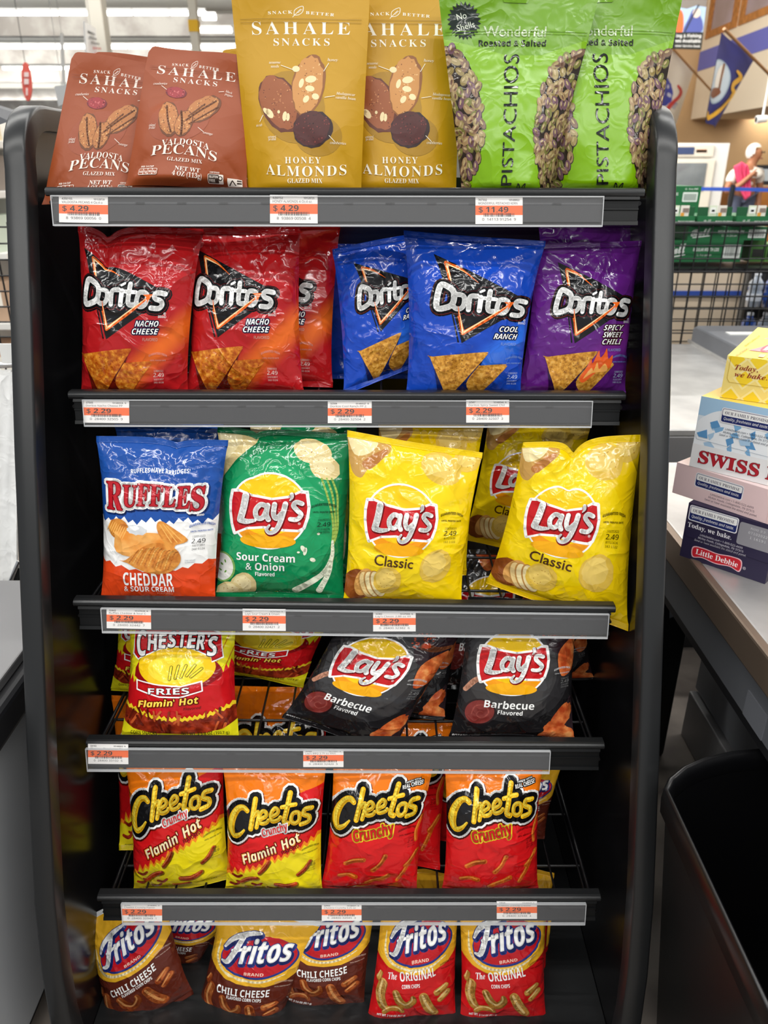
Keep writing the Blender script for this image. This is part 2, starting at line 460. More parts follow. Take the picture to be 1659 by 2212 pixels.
def packet(name, design, BL, BR, TR, TL, T=0.028, Tb=0.018, seed=0, pinch=0.07, notch=None, pouch=False, crumple=1.0, wave=0.006, label=None, cat=None, group=None):
    rn = random.Random(seed * 7 + 3)
    BL, BR, TR, TL = (np.array(p, float) for p in (BL, BR, TR, TL))
    org = (BL + BR) / 2
    ux = (BR - BL + TR - TL) / 2; W = np.linalg.norm(ux); uy = (TL - BL + TR - BR) / 2; H = np.linalg.norm(uy)
    nf = np.cross(ux, uy); nf /= np.linalg.norm(nf)
    if nf[1] > 0: nf = -nf
    s = design.seal; asp = H / W
    creases = []
    if not pouch:
        def cr(u, v, u2, v2, slope, w, sg): creases.append((u, v, u2, v2, sg * slope * w * 118, w))
        for k in range(11):
            u = rn.uniform(0.05, 0.95); cr(u, 1.0, u + rn.uniform(-.16, .16), 1 - rn.uniform(.10, .36), rn.uniform(.3, .6), rn.uniform(.011, .026), rn.choice((-1, -1, 1)))
        for k in range(8):
            u = rn.uniform(0.05, 0.95); cr(u, 0.0, u + rn.uniform(-.15, .15), rn.uniform(.08, .26), rn.uniform(.25, .5), rn.uniform(.011, .026), rn.choice((-1, -1, 1)))
        hub = [(rn.uniform(.15, .85), rn.uniform(.3, .85)) for _ in range(3)]
        for (hu, hv) in hub:
            for k in range(4):
                a = rn.uniform(0, 6.28); L = rn.uniform(.12, .34); cr(hu, hv, hu + L * math.cos(a), hv + L * math.sin(a) / asp, rn.uniform(.2, .5), rn.uniform(.010, .022), rn.choice((-1, 1)))
        for k in range(7):
            u, v = rn.choice((rn.uniform(.03, .3), rn.uniform(.7, .97))), rn.uniform(.08, .92); a = rn.uniform(-.9, .9); L = rn.uniform(.08, .25)
            cr(u, v, u + L * math.cos(a), v + L * math.sin(a) / asp, rn.uniform(.25, .55), rn.uniform(.012, .03), rn.choice((-1, 1)))
        for (uu, vv) in ((0, 1), (1, 1), (0, 0), (1, 0)):
            creases.append((uu, vv, uu + (0.5 - uu) * 0.75, vv + (0.5 - vv) * 0.45, rn.uniform(-1.9, -.8), .035))
    else:
        for k in range(4):
            u, v = rn.uniform(.1, .9), rn.uniform(.1, .85); a = rn.uniform(0, math.pi); L = rn.uniform(.15, .4)
            creases.append((u, v, u + L * math.cos(a), v + L * math.sin(a) / asp, rn.uniform(.3, .8) * rn.choice((-1, 1)), rn.uniform(.04, .08)))
        for uu in (0, 1): creases.append((uu, .0, uu + (0.5 - uu) * 0.35, .22, -1.6, .05))
    ph = [rn.uniform(0, 6.28) for _ in range(8)]
    ny = s / (1 - 2 * s)
    def bulge(u, v):
        vc = np.clip(v, 0, 1); uc = np.clip(u, 0, 1)
        if pouch:
            g = np.sin(np.pi * np.clip(0.5 - 0.5 * (1 - vc * 1.02) ** 2 * 0.86, 0, 1)) * 0 + (sstep(0.9, 0.25, vc) * 0.85 + 0.12) * sstep(-.02, .06, vc)
            h = (1 - np.abs(2 * uc - 1) ** 3.2)
        else:
            g = np.sin(np.pi * vc ** 0.9) ** 0.62
            h = np.maximum(0, 1 - np.abs(2 * uc - 1) ** 2.6) ** 0.62
        return g, h
    def surf(u, v, side):                            # u,v arrays; v in body units (may pass 0..1 for the seals)
        g, h = bulge(u, v)
        vv = s + v * (1 - 2 * s)                      # full height 0..1
        uu = 0.5 + (u - 0.5) * (1 - pinch * g)
        if pouch:                                     # rounded top corners
            r = 0.06; ex = np.clip((np.abs(u - .5) - (.5 - r)) / r, 0, 1); dv = (1 - np.sqrt(np.clip(1 - ex * ex, 0, 1))) * r / asp
            vv = np.where(vv > .8, vv - dv * sstep(.8, 1, vv), vv)
        if notch:
            vv = vv - notch[1] * np.exp(-np.abs(u - notch[0]) / notch[2]) * sstep(.55, 1, v)
        p = (BL[None] * ((1 - uu) * (1 - vv))[:, None] + BR[None] * (uu * (1 - vv))[:, None] + TR[None] * (uu * vv)[:, None] + TL[None] * ((1 - uu) * vv)[:, None])
        d = g * h * (T if side > 0 else -Tb)
        wv = wave * np.sin(u * 5.1 + ph[0]) * sstep(.75, 1.0, v) + wave * .7 * np.sin(u * 6 + ph[1]) * sstep(.22, 0, v)
        amp = np.zeros_like(u)
        for (a, b, c, e, A, w) in creases:
            dx, dy = c - a, (e - b) * asp; L2 = dx * dx + dy * dy
            t = np.clip(((u - a) * dx + (v - b) * asp * dy) / L2, 0, 1)
            dist = np.hypot(u - a - t * dx, (v - b) * asp - t * dy)
            amp += A * np.exp(-dist / w) * np.sin(np.pi * np.clip(.15 + t * .85, 0, 1)) ** .5
        low = np.sin(u * 7 + ph[2] + 3 * v) * np.cos(v * 9 * asp + ph[3] - 2 * u) + .6 * np.sin(u * 15 + ph[4] + v * 5) * np.cos(v * 17 + ph[5])
        env = np.clip(h * 2.2, 0, 1) * np.clip(g * 1.6, 0, 1)
        d = d + (0.0020 * amp + 0.0008 * low) * crumple * env * (1 if side > 0 else .7) + wv
        return p - org[None] + nf[None] * d[:, None]
    gu, gv = np.meshgrid(np.linspace(0, 1, NU + 1), np.linspace(0, 1, NV + 1))
    sh = gu.shape
    def grid(side):
        P = surf(gu.ravel(), gv.ravel(), side).reshape(sh + (3,))
        du = np.gradient(P, axis=1); dv = np.gradient(P, axis=0)
        N = np.cross(du, dv); N /= np.maximum(1e-12, np.linalg.norm(N, axis=2, keepdims=True))
        if (N[..., 1].mean() > 0) == (side > 0): N = -N
        return P, N
    PF, NF = grid(1); PB, NB = grid(-1)
    nvp = sh[0] * sh[1]
    idx = lambda i, j: j * (NU + 1) + i
    fr = []
    for j in range(NV):
        for i in range(NU):
            a, b, c, d = idx(i, j), idx(i + 1, j), idx(i + 1, j + 1), idx(i, j + 1)
            fr.append((a, b, d)); fr.append((b, c, d))
    bk = [tuple(x + nvp for x in f[::-1]) for f in fr]
    # print
    U, V = design.U, design.V
    fu, fv = U * NU, V * NV
    i = np.clip(np.floor(fu).astype(int), 0, NU - 1); j = np.clip(np.floor(fv).astype(int), 0, NV - 1)
    a, b = (fu - i)[:, None], (fv - j)[:, None]
    def samp(G):
        p00, p10, p01, p11 = G[j, i], G[j, i + 1], G[j + 1, i], G[j + 1, i + 1]
        lo = p00 + a * (p10 - p00) + b * (p01 - p00); hi = p11 + (1 - a) * (p01 - p11) + (1 - b) * (p10 - p11)
        return np.where(a + b <= 1, lo, hi)
    if len(U):
        AN = samp(NF); AN /= np.maximum(1e-12, np.linalg.norm(AN, axis=1, keepdims=True))
        AP = samp(PF) + AN * (0.00006 + 0.00003 * design.L)[:, None]
    else: AN = AP = np.zeros((0, 3))
    verts = np.concatenate([PF.reshape(-1, 3), PB.reshape(-1, 3), AP]); norms = np.concatenate([NF.reshape(-1, 3), NB.reshape(-1, 3), AN])
    off = 2 * nvp
    faces = fr + bk + [tuple(x + off for x in f) for f in design.faces]
    me = bpy.data.meshes.new(name)
    me.from_pydata(verts.tolist(), [], faces)
    me.materials.append(design.base); me.materials.append(design.back)
    for m in design.mats: me.materials.append(m)
    me.polygons.foreach_set('material_index', [0] * len(fr) + [1] * len(bk) + [k + 2 for k in design.mi])
    me.polygons.foreach_set('use_smooth', [True] * len(faces))
    uvl = me.uv_layers.new(name='UVMap')
    uvv = np.concatenate([np.stack([gu.ravel(), gv.ravel()], 1)] * 2 + ([np.stack([U, V], 1)] if len(U) else []))
    li = np.empty(len(me.loops), int); me.loops.foreach_get('vertex_index', li)
    uvl.data.foreach_set('uv', uvv[li].ravel())
    me.normals_split_custom_set_from_vertices(norms.tolist())
    o = bpy.data.objects.new(name, me); COL.objects.link(o); o.location = org
    tag(o, label, cat, group)
    # crimped end seals
    if not pouch:
        for nm, m, v0, v1 in (('top_seal', design.top, 1.0, 1 + ny), ('bottom_seal', design.bottom, -ny, 0.0)):
            n2, k2 = 36, 9
            su, sv = np.meshgrid(np.linspace(0, 1, n2 + 1), np.linspace(v0, v1, k2 + 1))
            base = surf(su.ravel(), np.clip(sv, 0, 1).ravel(), 1)
            ext = surf(su.ravel(), sv.ravel(), 1)
            rid = 0.0006 * np.cos(np.linspace(0, 1, k2 + 1) * 2 * np.pi * 4)[:, None] * np.ones((1, n2 + 1))
            P1 = ext + nf[None] * (rid.ravel() + .0005)[:, None]; P2 = ext + nf[None] * (rid.ravel() - .0005)[:, None]
            vs = np.concatenate([P1, P2]); q = (n2 + 1) * (k2 + 1); fs = []
            for y in range(k2):
                for x in range(n2):
                    A = y * (n2 + 1) + x; fs.append((A, A + 1, A + n2 + 2, A + n2 + 1)); fs.append((A + q + n2 + 1, A + q + n2 + 2, A + q + 1, A + q))
            rim = [x for x in range(n2 + 1)], [k2 * (n2 + 1) + x for x in range(n2 + 1)]
            for r_ in rim:
                for x in range(n2): fs.append((r_[x], r_[x + 1], r_[x + 1] + q, r_[x] + q))
            for y in range(k2):
                for x in (0, n2): A = y * (n2 + 1) + x; fs.append((A, A + n2 + 1, A + n2 + 1 + q, A + q))
            sm = bpy.data.meshes.new(nm); sm.from_pydata(vs.tolist(), [], fs); sm.materials.append(m)
            sm.polygons.foreach_set('use_smooth', [True] * len(fs))
            so = bpy.data.objects.new(nm, sm); COL.objects.link(so); so.parent = o
    return o
# ================================================================== printed designs
WHITE, BLACK = film('FAFAF8'), film('141416')
CHIP_R = film('D07A22', spot=('A8480F', 160, .42, .62), mixhi=('E9A63C', .3))
CHIP_Y = film('D89A3A', spot=('9C6220', 190, .45, .68), mixhi=('EBB760', .3))
def small_date(a, x, y, m, k=1.0, top='12SEP2023', l3='33231857', l4='260 0126'):
    a.text(top, x, y, 13 * k, m, 'mono', fit=62 * k); a.text('2.49', x, y + 32 * k, 24 * k, m, 'sr', fit=66 * k)
    a.text(l3, x, y + 52 * k, 12 * k, m, 'mono', fit=62 * k); a.text(l4, x, y + 71 * k, 12 * k, m, 'mono', fit=62 * k)
def fresh(a, x, y, m, k=1.0):
    a.text('GUARANTEED FRESH', x, y, 14 * k, m, 'sb', fit=125 * k, arc=16 * k)
    a.text('UNTIL PRINTED DATE', x, y + 26 * k, 9 * k, m, 'sb', fit=110 * k)

def design_tortilla(base, glow, lines, chip, flame=False, lx=0):
    gm = mat('film_glow_' + base, base, 0.12, film=FILM, spec=.55, glow=(glow, (.45, .06, 1.08, .50), .15))
    bm = film(base)
    a = Art(740, 1030); a.T = lambda x, y: (x + lx, y)
    K = BLACK; RD = film('7A1414'); OR = film('F06A22'); HOT = film('FFD9A0')
    # black three-cornered badge with glowing edge
    a.poly([(150, 128), (735, 400), (322, 668)], K)
    a.stroke([(300, 660), (165, 150), (720, 400)], 10, K, smooth=False)
    a.stroke([(300, 540), (262, 400), (215, 178)], [2, 12, 20], OR); a.stroke([(215, 178), (300, 215), (400, 290)], [20, 13, 2], OR)
    a.stroke([(268, 395), (218, 185), (330, 235)], [2, 10, 2], HOT, smooth=False)
    w = 35
    L = [([(182, 322), (226, 325), (260, 358), (256, 424), (218, 452), (160, 450)], w, True),
         ([(275, 372), (308, 372), (324, 392), (320, 434), (300, 456), (272, 454), (257, 432), (260, 392)], 29, True),
         ([(350, 460), (353, 392), (368, 374), (398, 374)], 30), ([(420, 380), (414, 462)], 30), ([(416, 346), (436, 336)], 15),
         ([(472, 340), (464, 440), (478, 462), (500, 462)], 30), ([(440, 384), (512, 388)], 23),
         ([(540, 388), (572, 390), (588, 410), (582, 450), (562, 470), (536, 468), (520, 446), (526, 406)], 29, True),
         ([(698, 394), (652, 388), (632, 404), (642, 424), (674, 436), (684, 458), (664, 480), (616, 478)], 30)]
    a.logo(L, [(50, 3, 4, K), (36, 1, 2, RD), (31, 0, 1, K), (0, 0, 0, WHITE)])
    # the bolt that crosses the lettering
    a.stroke([(288, 440), (305, 530), (325, 605)], [2, 17, 24], OR); a.stroke([(325, 605), (470, 512), (612, 404)], [24, 20, 11], OR)
    a.poly([(560, 402), (622, 398), (588, 452), (590, 420)], OR)
    a.stroke([(296, 470), (325, 603), (570, 432)], [2, 11, 3], HOT, smooth=False)
    for k, t in enumerate(lines):
        y = 588 + 46 * k - (0 if len(lines) < 3 else 6)
        a.text(t, 668, y, 33, WHITE, 'sbi', 'r', fit=min(170, 30 * len(t)), outs=((6, film('3A1010' if base[1] in 'BC' else '0A1440')),), shear=.1)
    a.text('FLAVORED', 668, 590 + 46 * len(lines) - 8, 17, film('C8A090' if base.startswith('B') else '8FA8D8'), 'sr', 'r', fit=98)
    a.text('BRAND', 690, 536, 15, WHITE, 'sr', fit=50); a.text('®', 705, 518, 15, WHITE, 'sr')
    fresh(a, 670, 770, film('D89080' if base.startswith('B') else '6F8FD0'), .95)
    small_date(a, 672, 862, film('E0C8C0' if base.startswith('B') else 'C0D0F0'), 1.0)
    # chips
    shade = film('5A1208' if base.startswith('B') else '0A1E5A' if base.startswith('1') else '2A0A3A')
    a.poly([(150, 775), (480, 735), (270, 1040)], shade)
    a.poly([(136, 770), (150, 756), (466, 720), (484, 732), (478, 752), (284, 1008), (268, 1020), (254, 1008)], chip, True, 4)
    a.poly([(376, 925), (440, 812), (456, 806), (606, 796), (620, 806), (616, 826), (462, 1014), (446, 1024), (432, 1010)], chip, True, 4)
    crumbs = random.Random(5)
    dk = film('8A3A10' if chip is CHIP_R else '7A4A18')
    pts = []
    while len(pts) < 60:
        x, y = crumbs.uniform(150, 600), crumbs.uniform(735, 1000)
        if (y < 1000 and 736 + (470 - x) * .12 < y and y < 780 + min(x - 150, 470 - x) * 1.5 + 0 and 160 < x < 460) or (x > 450 and 815 < y < 1000 - (x - 450) * 1.1): pts.append((x, y, crumbs.uniform(2, 4.5), crumbs.uniform(2, 3.5), 0))
    a.ells(pts, dk, 6)
    if flame:
        F1, F2 = film('F0642A'), film('F9B25A')
        a.poly([(395, 900), (430, 830), (455, 770), (470, 800), (490, 745), (505, 715), (520, 760), (545, 735), (560, 700), (580, 770), (610, 745), (600, 830), (520, 850), (430, 930)], F1, True, 3)
        a.poly([(420, 905), (465, 830), (485, 850), (505, 790), (525, 840), (560, 800), (585, 850), (480, 865)], F2, True, 3)
    a.text('TORTILLA CHIPS', 170, 1022, 18, WHITE, 'sr', fit=190) if base.startswith('1') else None
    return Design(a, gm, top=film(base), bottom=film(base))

def design_ridged():
    a = Art(650, 920); B = film('1F4FA0'); OR = film('E2481C'); RD = film('B91C28'); W = WHITE; N = film('14306E')
    z = []
    for k in range(27):
        x = k * 25; z.append((x, 452 + (14 if k % 2 else -12) + 10 * math.sin(k * .9)))
    a.poly([(0, 920)] + z + [(650, 920)], W)
    a.poly([(0, 920), (0, 690), (30, 712), (60, 700), (95, 735), (130, 722), (175, 752), (215, 742), (255, 762), (300, 748), (350, 760), (400, 742), (440, 752), (480, 728), (510, 738), (545, 708), (585, 715), (615, 690), (650, 705), (650, 920)], OR)
    a.text('RUFFLES HAVE RRRIDGES!', 330, 190, 24, W, 'sb', fit=310, arc=10, rot=3)
    # masthead
    def ruf(layer, dx=0, dy=0):
        pass
    parts = [('R', 92, 398, 158, 92), ('U', 178, 375, 118, 76), ('F', 252, 368, 122, 64), ('F', 322, 366, 122, 64), ('L', 394, 368, 122, 62), ('E', 466, 378, 126, 64), ('S', 540, 392, 134, 66)]
    for (w, m, dx, dy) in ((24, N, 6, 8), (20, W, 0, 0), (5, film('8C1420'), 0, 0)):
        for (t, x, y, h, f) in parts:
            ps = glyphs(t, 'serif'); xs = [p[0] for q in ps for p in q]; x0, x1 = min(xs), max(xs)
            pp = [[(x + dx + ((p[0] - x0) / (x1 - x0) - .5) * f, y + dy - p[1] * h / .7) for p in q] for q in ps]
            a.add(outline_polys(pp, w), m)
            if m is not W: a.add(pp, m)
    for (t, x, y, h, f) in parts: a.text(t, x, y, h, RD, 'serif', fit=f)
    a.text('BRAND', 562, 425, 11, W, 'sb', fit=36)
    # ridged chips, cheddar and cream
    C1 = film('E39A45', spot=('C6742A', 90, .4, .65)); C2 = film('F0B45E'); C3 = film('C87832')
    a.ell(118, 505, 62, 58, C1, 20); a.poly([(98, 545), (110, 520), (330, 520), (420, 545), (430, 610), (250, 665), (105, 640)], film('E8913A', spot=('F3B060', 40, .4, .6)), True, 3)
    a.ells([(60 + 12 * k, 490 + 5 * k, 3, 40, 25) for k in range(9)], C2, 8)
    a.ell(225, 505, 55, 28, film('D8DCE0'), 8, jag=.12, seed=3); a.ell(212, 494, 30, 13, WHITE, 0, jag=.15, seed=4)
    a.poly([(335, 470), (355, 452), (400, 475), (505, 560), (440, 590), (400, 600), (345, 520)], C1, True, 4)
    a.stroke([(350, 470), (420, 575)], 5, C2); a.stroke([(368, 468), (450, 575)], 5, C2); a.stroke([(385, 475), (475, 568)], 5, C2)
    a.poly([(122, 690), (160, 685), (250, 610), (330, 575), (420, 595), (468, 650), (460, 710), (400, 760), (320, 770), (230, 740), (170, 705)], C1, True, 4)
    for k in range(11):
        x = 215 + k * 22; a.stroke([(x - 35, 700 + k * 4), (x, 650 - 18 * math.sin(k * .28)), (x + 22, 600 + abs(k - 4) * 5)], 6, C2 if k % 2 else C3)
    a.text('CHEDDAR', 282, 848, 82, W, 'sb', fit=285); a.text('& SOUR CREAM', 285, 888, 34, W, 'sb', fit=285)
    a.text('FLAVORED', 375, 906, 12, film('F0A080'), 'sr', fit=90)
    fresh(a, 572, 492, film('2B5CB0'), 1.0)
    small_date(a, 560, 550, film('1A1A22'), 1.05)
    a.text('Color reduced', 520, 688, 9, film('8090A0'), 'sr', fit=54); a.text('to show texture', 520, 700, 9, film('8090A0'), 'sr', fit=54)
    return Design(a, B, top=B, bottom=OR, pad=.075)

def sun_logo(a, cx=275, cy=435, k=1.0):
    Y = film('F6C80E'); A = film('F29A12'); W = WHITE; RD = film('C2181E')
    X = lambda x: cx + (x - 275) * k
    Z = lambda y: cy + (y - 435) * k
    P = lambda L: [(X(x), Z(y)) for x, y in L]
    rib = P([(75, 335), (110, 330), (180, 350), (290, 366), (380, 350), (440, 318), (470, 322), (484, 400), (480, 460), (464, 520), (440, 535), (360, 534), (250, 520), (160, 532), (92, 568), (76, 520), (66, 450), (66, 390)])
    a.ell(X(275), Z(435), 213 * k, 213 * k, W, n=48)
    a.add(outline_polys([rib], 9 * k), W)
    a.ell(X(275), Z(435), 203 * k, 203 * k, A, n=48)
    a.ell(X(275), Z(400), 188 * k, 165 * k, Y, n=48)
    a.ell(X(275), Z(600), 150 * k, 40 * k, film('F4AE10'), n=32)
    tri = tessellate_polygon([[Vector((x, y, 0)) for x, y in rib]])
    a.add([[rib[i] for i in t] for t in tri], W); a.add(outline_polys([rib], 8 * k), W)
    rp = [(X(275) + (x - X(275)) * .965, Z(440) + (y - Z(440)) * .93) for x, y in rib]
    tri = tessellate_polygon([[Vector((x, y, 0)) for x, y in rp]]); a.add([[rp[i] for i in t] for t in tri], RD)
    L = [([(150, 352), (140, 420), (124, 488)], 38 * k), ([(122, 490), (160, 496), (205, 486)], [34 * k, 28 * k, 16 * k]),
         ([(262, 405), (232, 398), (206, 432), (214, 470), (244, 470), (264, 430)], 27 * k), ([(270, 400), (264, 450), (276, 478)], 28 * k),
         ([(306, 392), (302, 445), (318, 470), (346, 440)], 27 * k), ([(362, 388), (348, 460), (322, 530), (288, 552), (268, 534), (282, 510)], [29 * k, 28 * k, 26 * k, 22 * k, 18 * k, 12 * k]),
         ([(392, 334), (394, 352), (384, 368)], [20 * k, 16 * k, 6 * k]), ([(448, 384), (418, 376), (404, 396), (424, 420), (446, 444), (428, 470), (392, 470)], 25 * k)]
    a.logo([(P(q[0]), q[1]) for q in L], [(10 * k, 3, 5, film('8E1016')), (0, 0, 0, WHITE)])
    a.text('®', X(440), Z(500), 13, W, 'sr')

def potato_chip(a, cx, cy, rx, ry, rot, c1, c2, seed):
    a.ell(cx, cy, rx, ry, c1, rot, n=26, jag=.035, seed=seed); a.ell(cx - rx * .1, cy - ry * .12, rx * .72, ry * .68, c2, rot, n=22, jag=.08, seed=seed + 1)
    rn = random.Random(seed); a.ells([(cx + rn.uniform(-.6, .6) * rx, cy + rn.uniform(-.6, .6) * ry, rn.uniform(2, 4), 2, 0) for _ in range(9)], film('A8742A'), 6)

def design_onion():
    a = Art(670, 965); G = film('0E7A47'); LG = film('16935A'); C1, C2 = film('D9C48A'), film('E6D6A4')
    a.ell(300, 480, 330, 380, LG, n=40); a.ell(290, 430, 250, 250, film('1B9C61'), n=40)
    a.poly([(0, 0), (190, 20), (160, 90), (90, 170), (30, 250), (0, 270)], C1, True, 4); a.poly([(15, 20), (120, 40), (70, 140), (20, 170)], C2, True, 4)
    potato_chip(a, 475, 105, 100, 62, 12, C1, C2, 11); potato_chip(a, 545, 185, 85, 62, 35, C1, C2, 12)
    GS = film('9DBB58'); WS = film('E6EBD2')
    for dx in (0, 26, 50): a.stroke([(535 + dx, 245), (570 + dx, 330), (600 + dx * .6, 430), (615 + dx * .4, 540), (612, 640)], [9, 10, 10, 11, 12], GS)
    a.stroke([(614, 600), (612, 700), (560, 800), (420, 905)], [12, 22, 30, 40], WS); a.stroke([(618, 640), (600, 780), (545, 900)], [10, 24, 34], WS)
    a.ells([(465, 640, 22, 12, 60), (475, 655, 10, 24, 10), (515, 705, 16, 12, 30), (540, 555, 8, 8, 0), (440, 660, 8, 6, 0)], WS)
    a.ell(28, 775, 72, 88, film('7FB15E'), n=30); a.ell(26, 775, 62, 78, film('EDEBE2'), n=30)
    a.ells([(20, 760, 10, 6, 30), (40, 740, 10, 5, 70), (12, 795, 12, 5, 10), (45, 800, 9, 5, 120)], film('6C9A45'))
    potato_chip(a, 145, 880, 70, 80, 0, C1, C2, 13); potato_chip(a, 75, 920, 72, 60, 10, C1, C2, 14)
    sun_logo(a)
    a.text('Sour Cream', 265, 720, 44, WHITE, 'sb', fit=315); a.text('& Onion', 262, 776, 44, WHITE, 'sb', fit=208); a.text('Flavored', 262, 812, 24, WHITE, 'sb', fit=102)
    fresh(a, 560, 408, film('0A2818'), 1.0); small_date(a, 565, 480, film('101A14'), 1.0, '10OCT2023', '21016070', '034 1006')
    a.stroke([(585, 962), (605, 935), (625, 962)], 4, WHITE, smooth=False); a.text('K', 605, 960, 16, WHITE, 'sb')
    return Design(a, G, top=film('0B6B3D'), bottom=G)

def design_classic():
    a = Art(670, 920); Y = film('F2CC0A'); C1, C2 = film('E2BC4C'), film('EBCB6A'); PB, PC = film('9A5524', spot=('7A3E18', 40, .4, .6)), film('EFDDA6')
    a.ell(290, 440, 330, 330, film('F5D410'), n=40)
    a.poly([(0, 0), (190, 20), (215, 60), (170, 110), (100, 170), (60, 220), (10, 180)], film('C79A52'), True, 4)
    a.poly([(10, 10), (150, 20), (110, 90), (30, 110)], PC, True, 4); a.poly([(70, 140), (180, 60), (195, 80), (110, 170)], film('B5763A'), True, 4)
    potato_chip(a, 475, 115, 110, 80, 20, C1, C2, 21); potato_chip(a, 600, 60, 70, 60, 0, C1, C2, 22)
    a.ell(500, 655, 85, 105, C1, 25, jag=.03, seed=5); a.ell(492, 645, 62, 78, C2, 25, jag=.08, seed=6)
    sun_logo(a, 285, 415, .93)
    a.text('Classic', 262, 668, 58, film('4A2A12'), 'sans', fit=220, rot=-3, off=.016)
    a.ell(75, 790, 88, 92, PB, 10, jag=.03, seed=8); a.ell(105, 772, 52, 84, film('D9A056'), 12)
    for k, (x, y) in enumerate(((120, 788), (150, 784), (182, 780))):
        a.ell(x, y, 40, 88, film('B98848'), -22); a.ell(x + 4, y, 36, 82, PC if k else film('E6C98A'), -22)
    potato_chip(a, 235, 752, 78, 86, 10, C1, C2, 25)
    fresh(a, 560, 370, film('3A2A08'), 1.0); small_date(a, 562, 440, film('1A1408'), 1.05, '10OCT2023', '87711636', '163 1122')
    a.text('POTATO CHIPS', 90, 905, 17, film('4A3A10'), 'sb', fit=150); a.stroke([(520, 885), (545, 877), (560, 890), (535, 897)], 4, film('5A4A10'), closed=True)
    return Design(a, Y, top=Y, bottom=film('E6BE08'))

def design_smoky():
    a = Art(670, 965); K = film('1B1A1C'); G1, G2 = film('2B2A2C'), film('3B3A3B'); CH = film('D2703A', spot=('A8401C', 60, .42, .62), mixhi=('E49A5A', .3))
    a.ell(300, 455, 345, 350, G1, n=44); a.ell(290, 440, 270, 290, G2, n=44)
    a.poly([(150, 0), (330, 0), (320, 90), (260, 150), (200, 110)], CH, True, 4)
    a.poly([(480, 60), (640, 30), (660, 240), (560, 330), (470, 230)], film('2A1A20'), True, 3)
    rn = random.Random(9); a.ells([(rn.uniform(440, 560), rn.uniform(90, 220), rn.uniform(3, 8), rn.uniform(3, 7), 0) for _ in range(70)], film('B5482A'), 6)
    a.stroke([(520, 200), (590, 215), (660, 190)], [52, 36, 22], film('7A4428')); a.ell(528, 198, 26, 18, film('B8431E'), jag=.15)
    a.poly([(560, 330), (640, 230), (670, 240), (670, 420), (590, 480)], CH, True, 4)
    PK = film('D0967A'); a.stroke([(30, 600), (80, 520), (140, 500)], [26, 34, 30], PK); a.stroke([(140, 500), (200, 492)], [34, 38], film('E6CDA8')); a.ell(208, 490, 16, 26, film('8E1A20'), 10, jag=.15)
    a.ell(128, 745, 94, 100, film('241618'), n=32); a.ell(130, 742, 82, 88, film('7A2E2A'), n=32)
    a.stroke([(85, 760), (100, 700), (150, 690), (180, 740), (150, 785), (115, 765), (125, 735), (150, 742)], [5, 9, 8, 8, 8, 7, 6, 3], film('9C4A42'))
    a.poly([(470, 965), (500, 880), (560, 760), (620, 680), (660, 640), (670, 965)], film('2E2226'), True, 3)
    for (x, y, rx, ry, r) in ((600, 760, 50, 95, 25), (560, 860, 60, 70, 10), (620, 900, 55, 70, -20), (520, 920, 50, 40, 10)): a.ell(x, y, rx, ry, CH, r, jag=.1, seed=int(x))
    sun_logo(a, 290, 395, 1.0)
    a.text('Barbecue', 290, 700, 52, WHITE, 'sb', fit=285); a.text('Flavored', 300, 745, 30, WHITE, 'sb', fit=140)
    fresh(a, 590, 440, film('C8C8C8'), .85); small_date(a, 610, 500, film('808080'), .8)
    a.text('POTATO CHIPS', 90, 940, 20, WHITE, 'sb', fit=150); a.text('2.75 OZ (77.9 g)', 480, 950, 17, film('B0B0B0'), 'sb', fit=170)
    return Design(a, K, top=K, bottom=film('161517'))

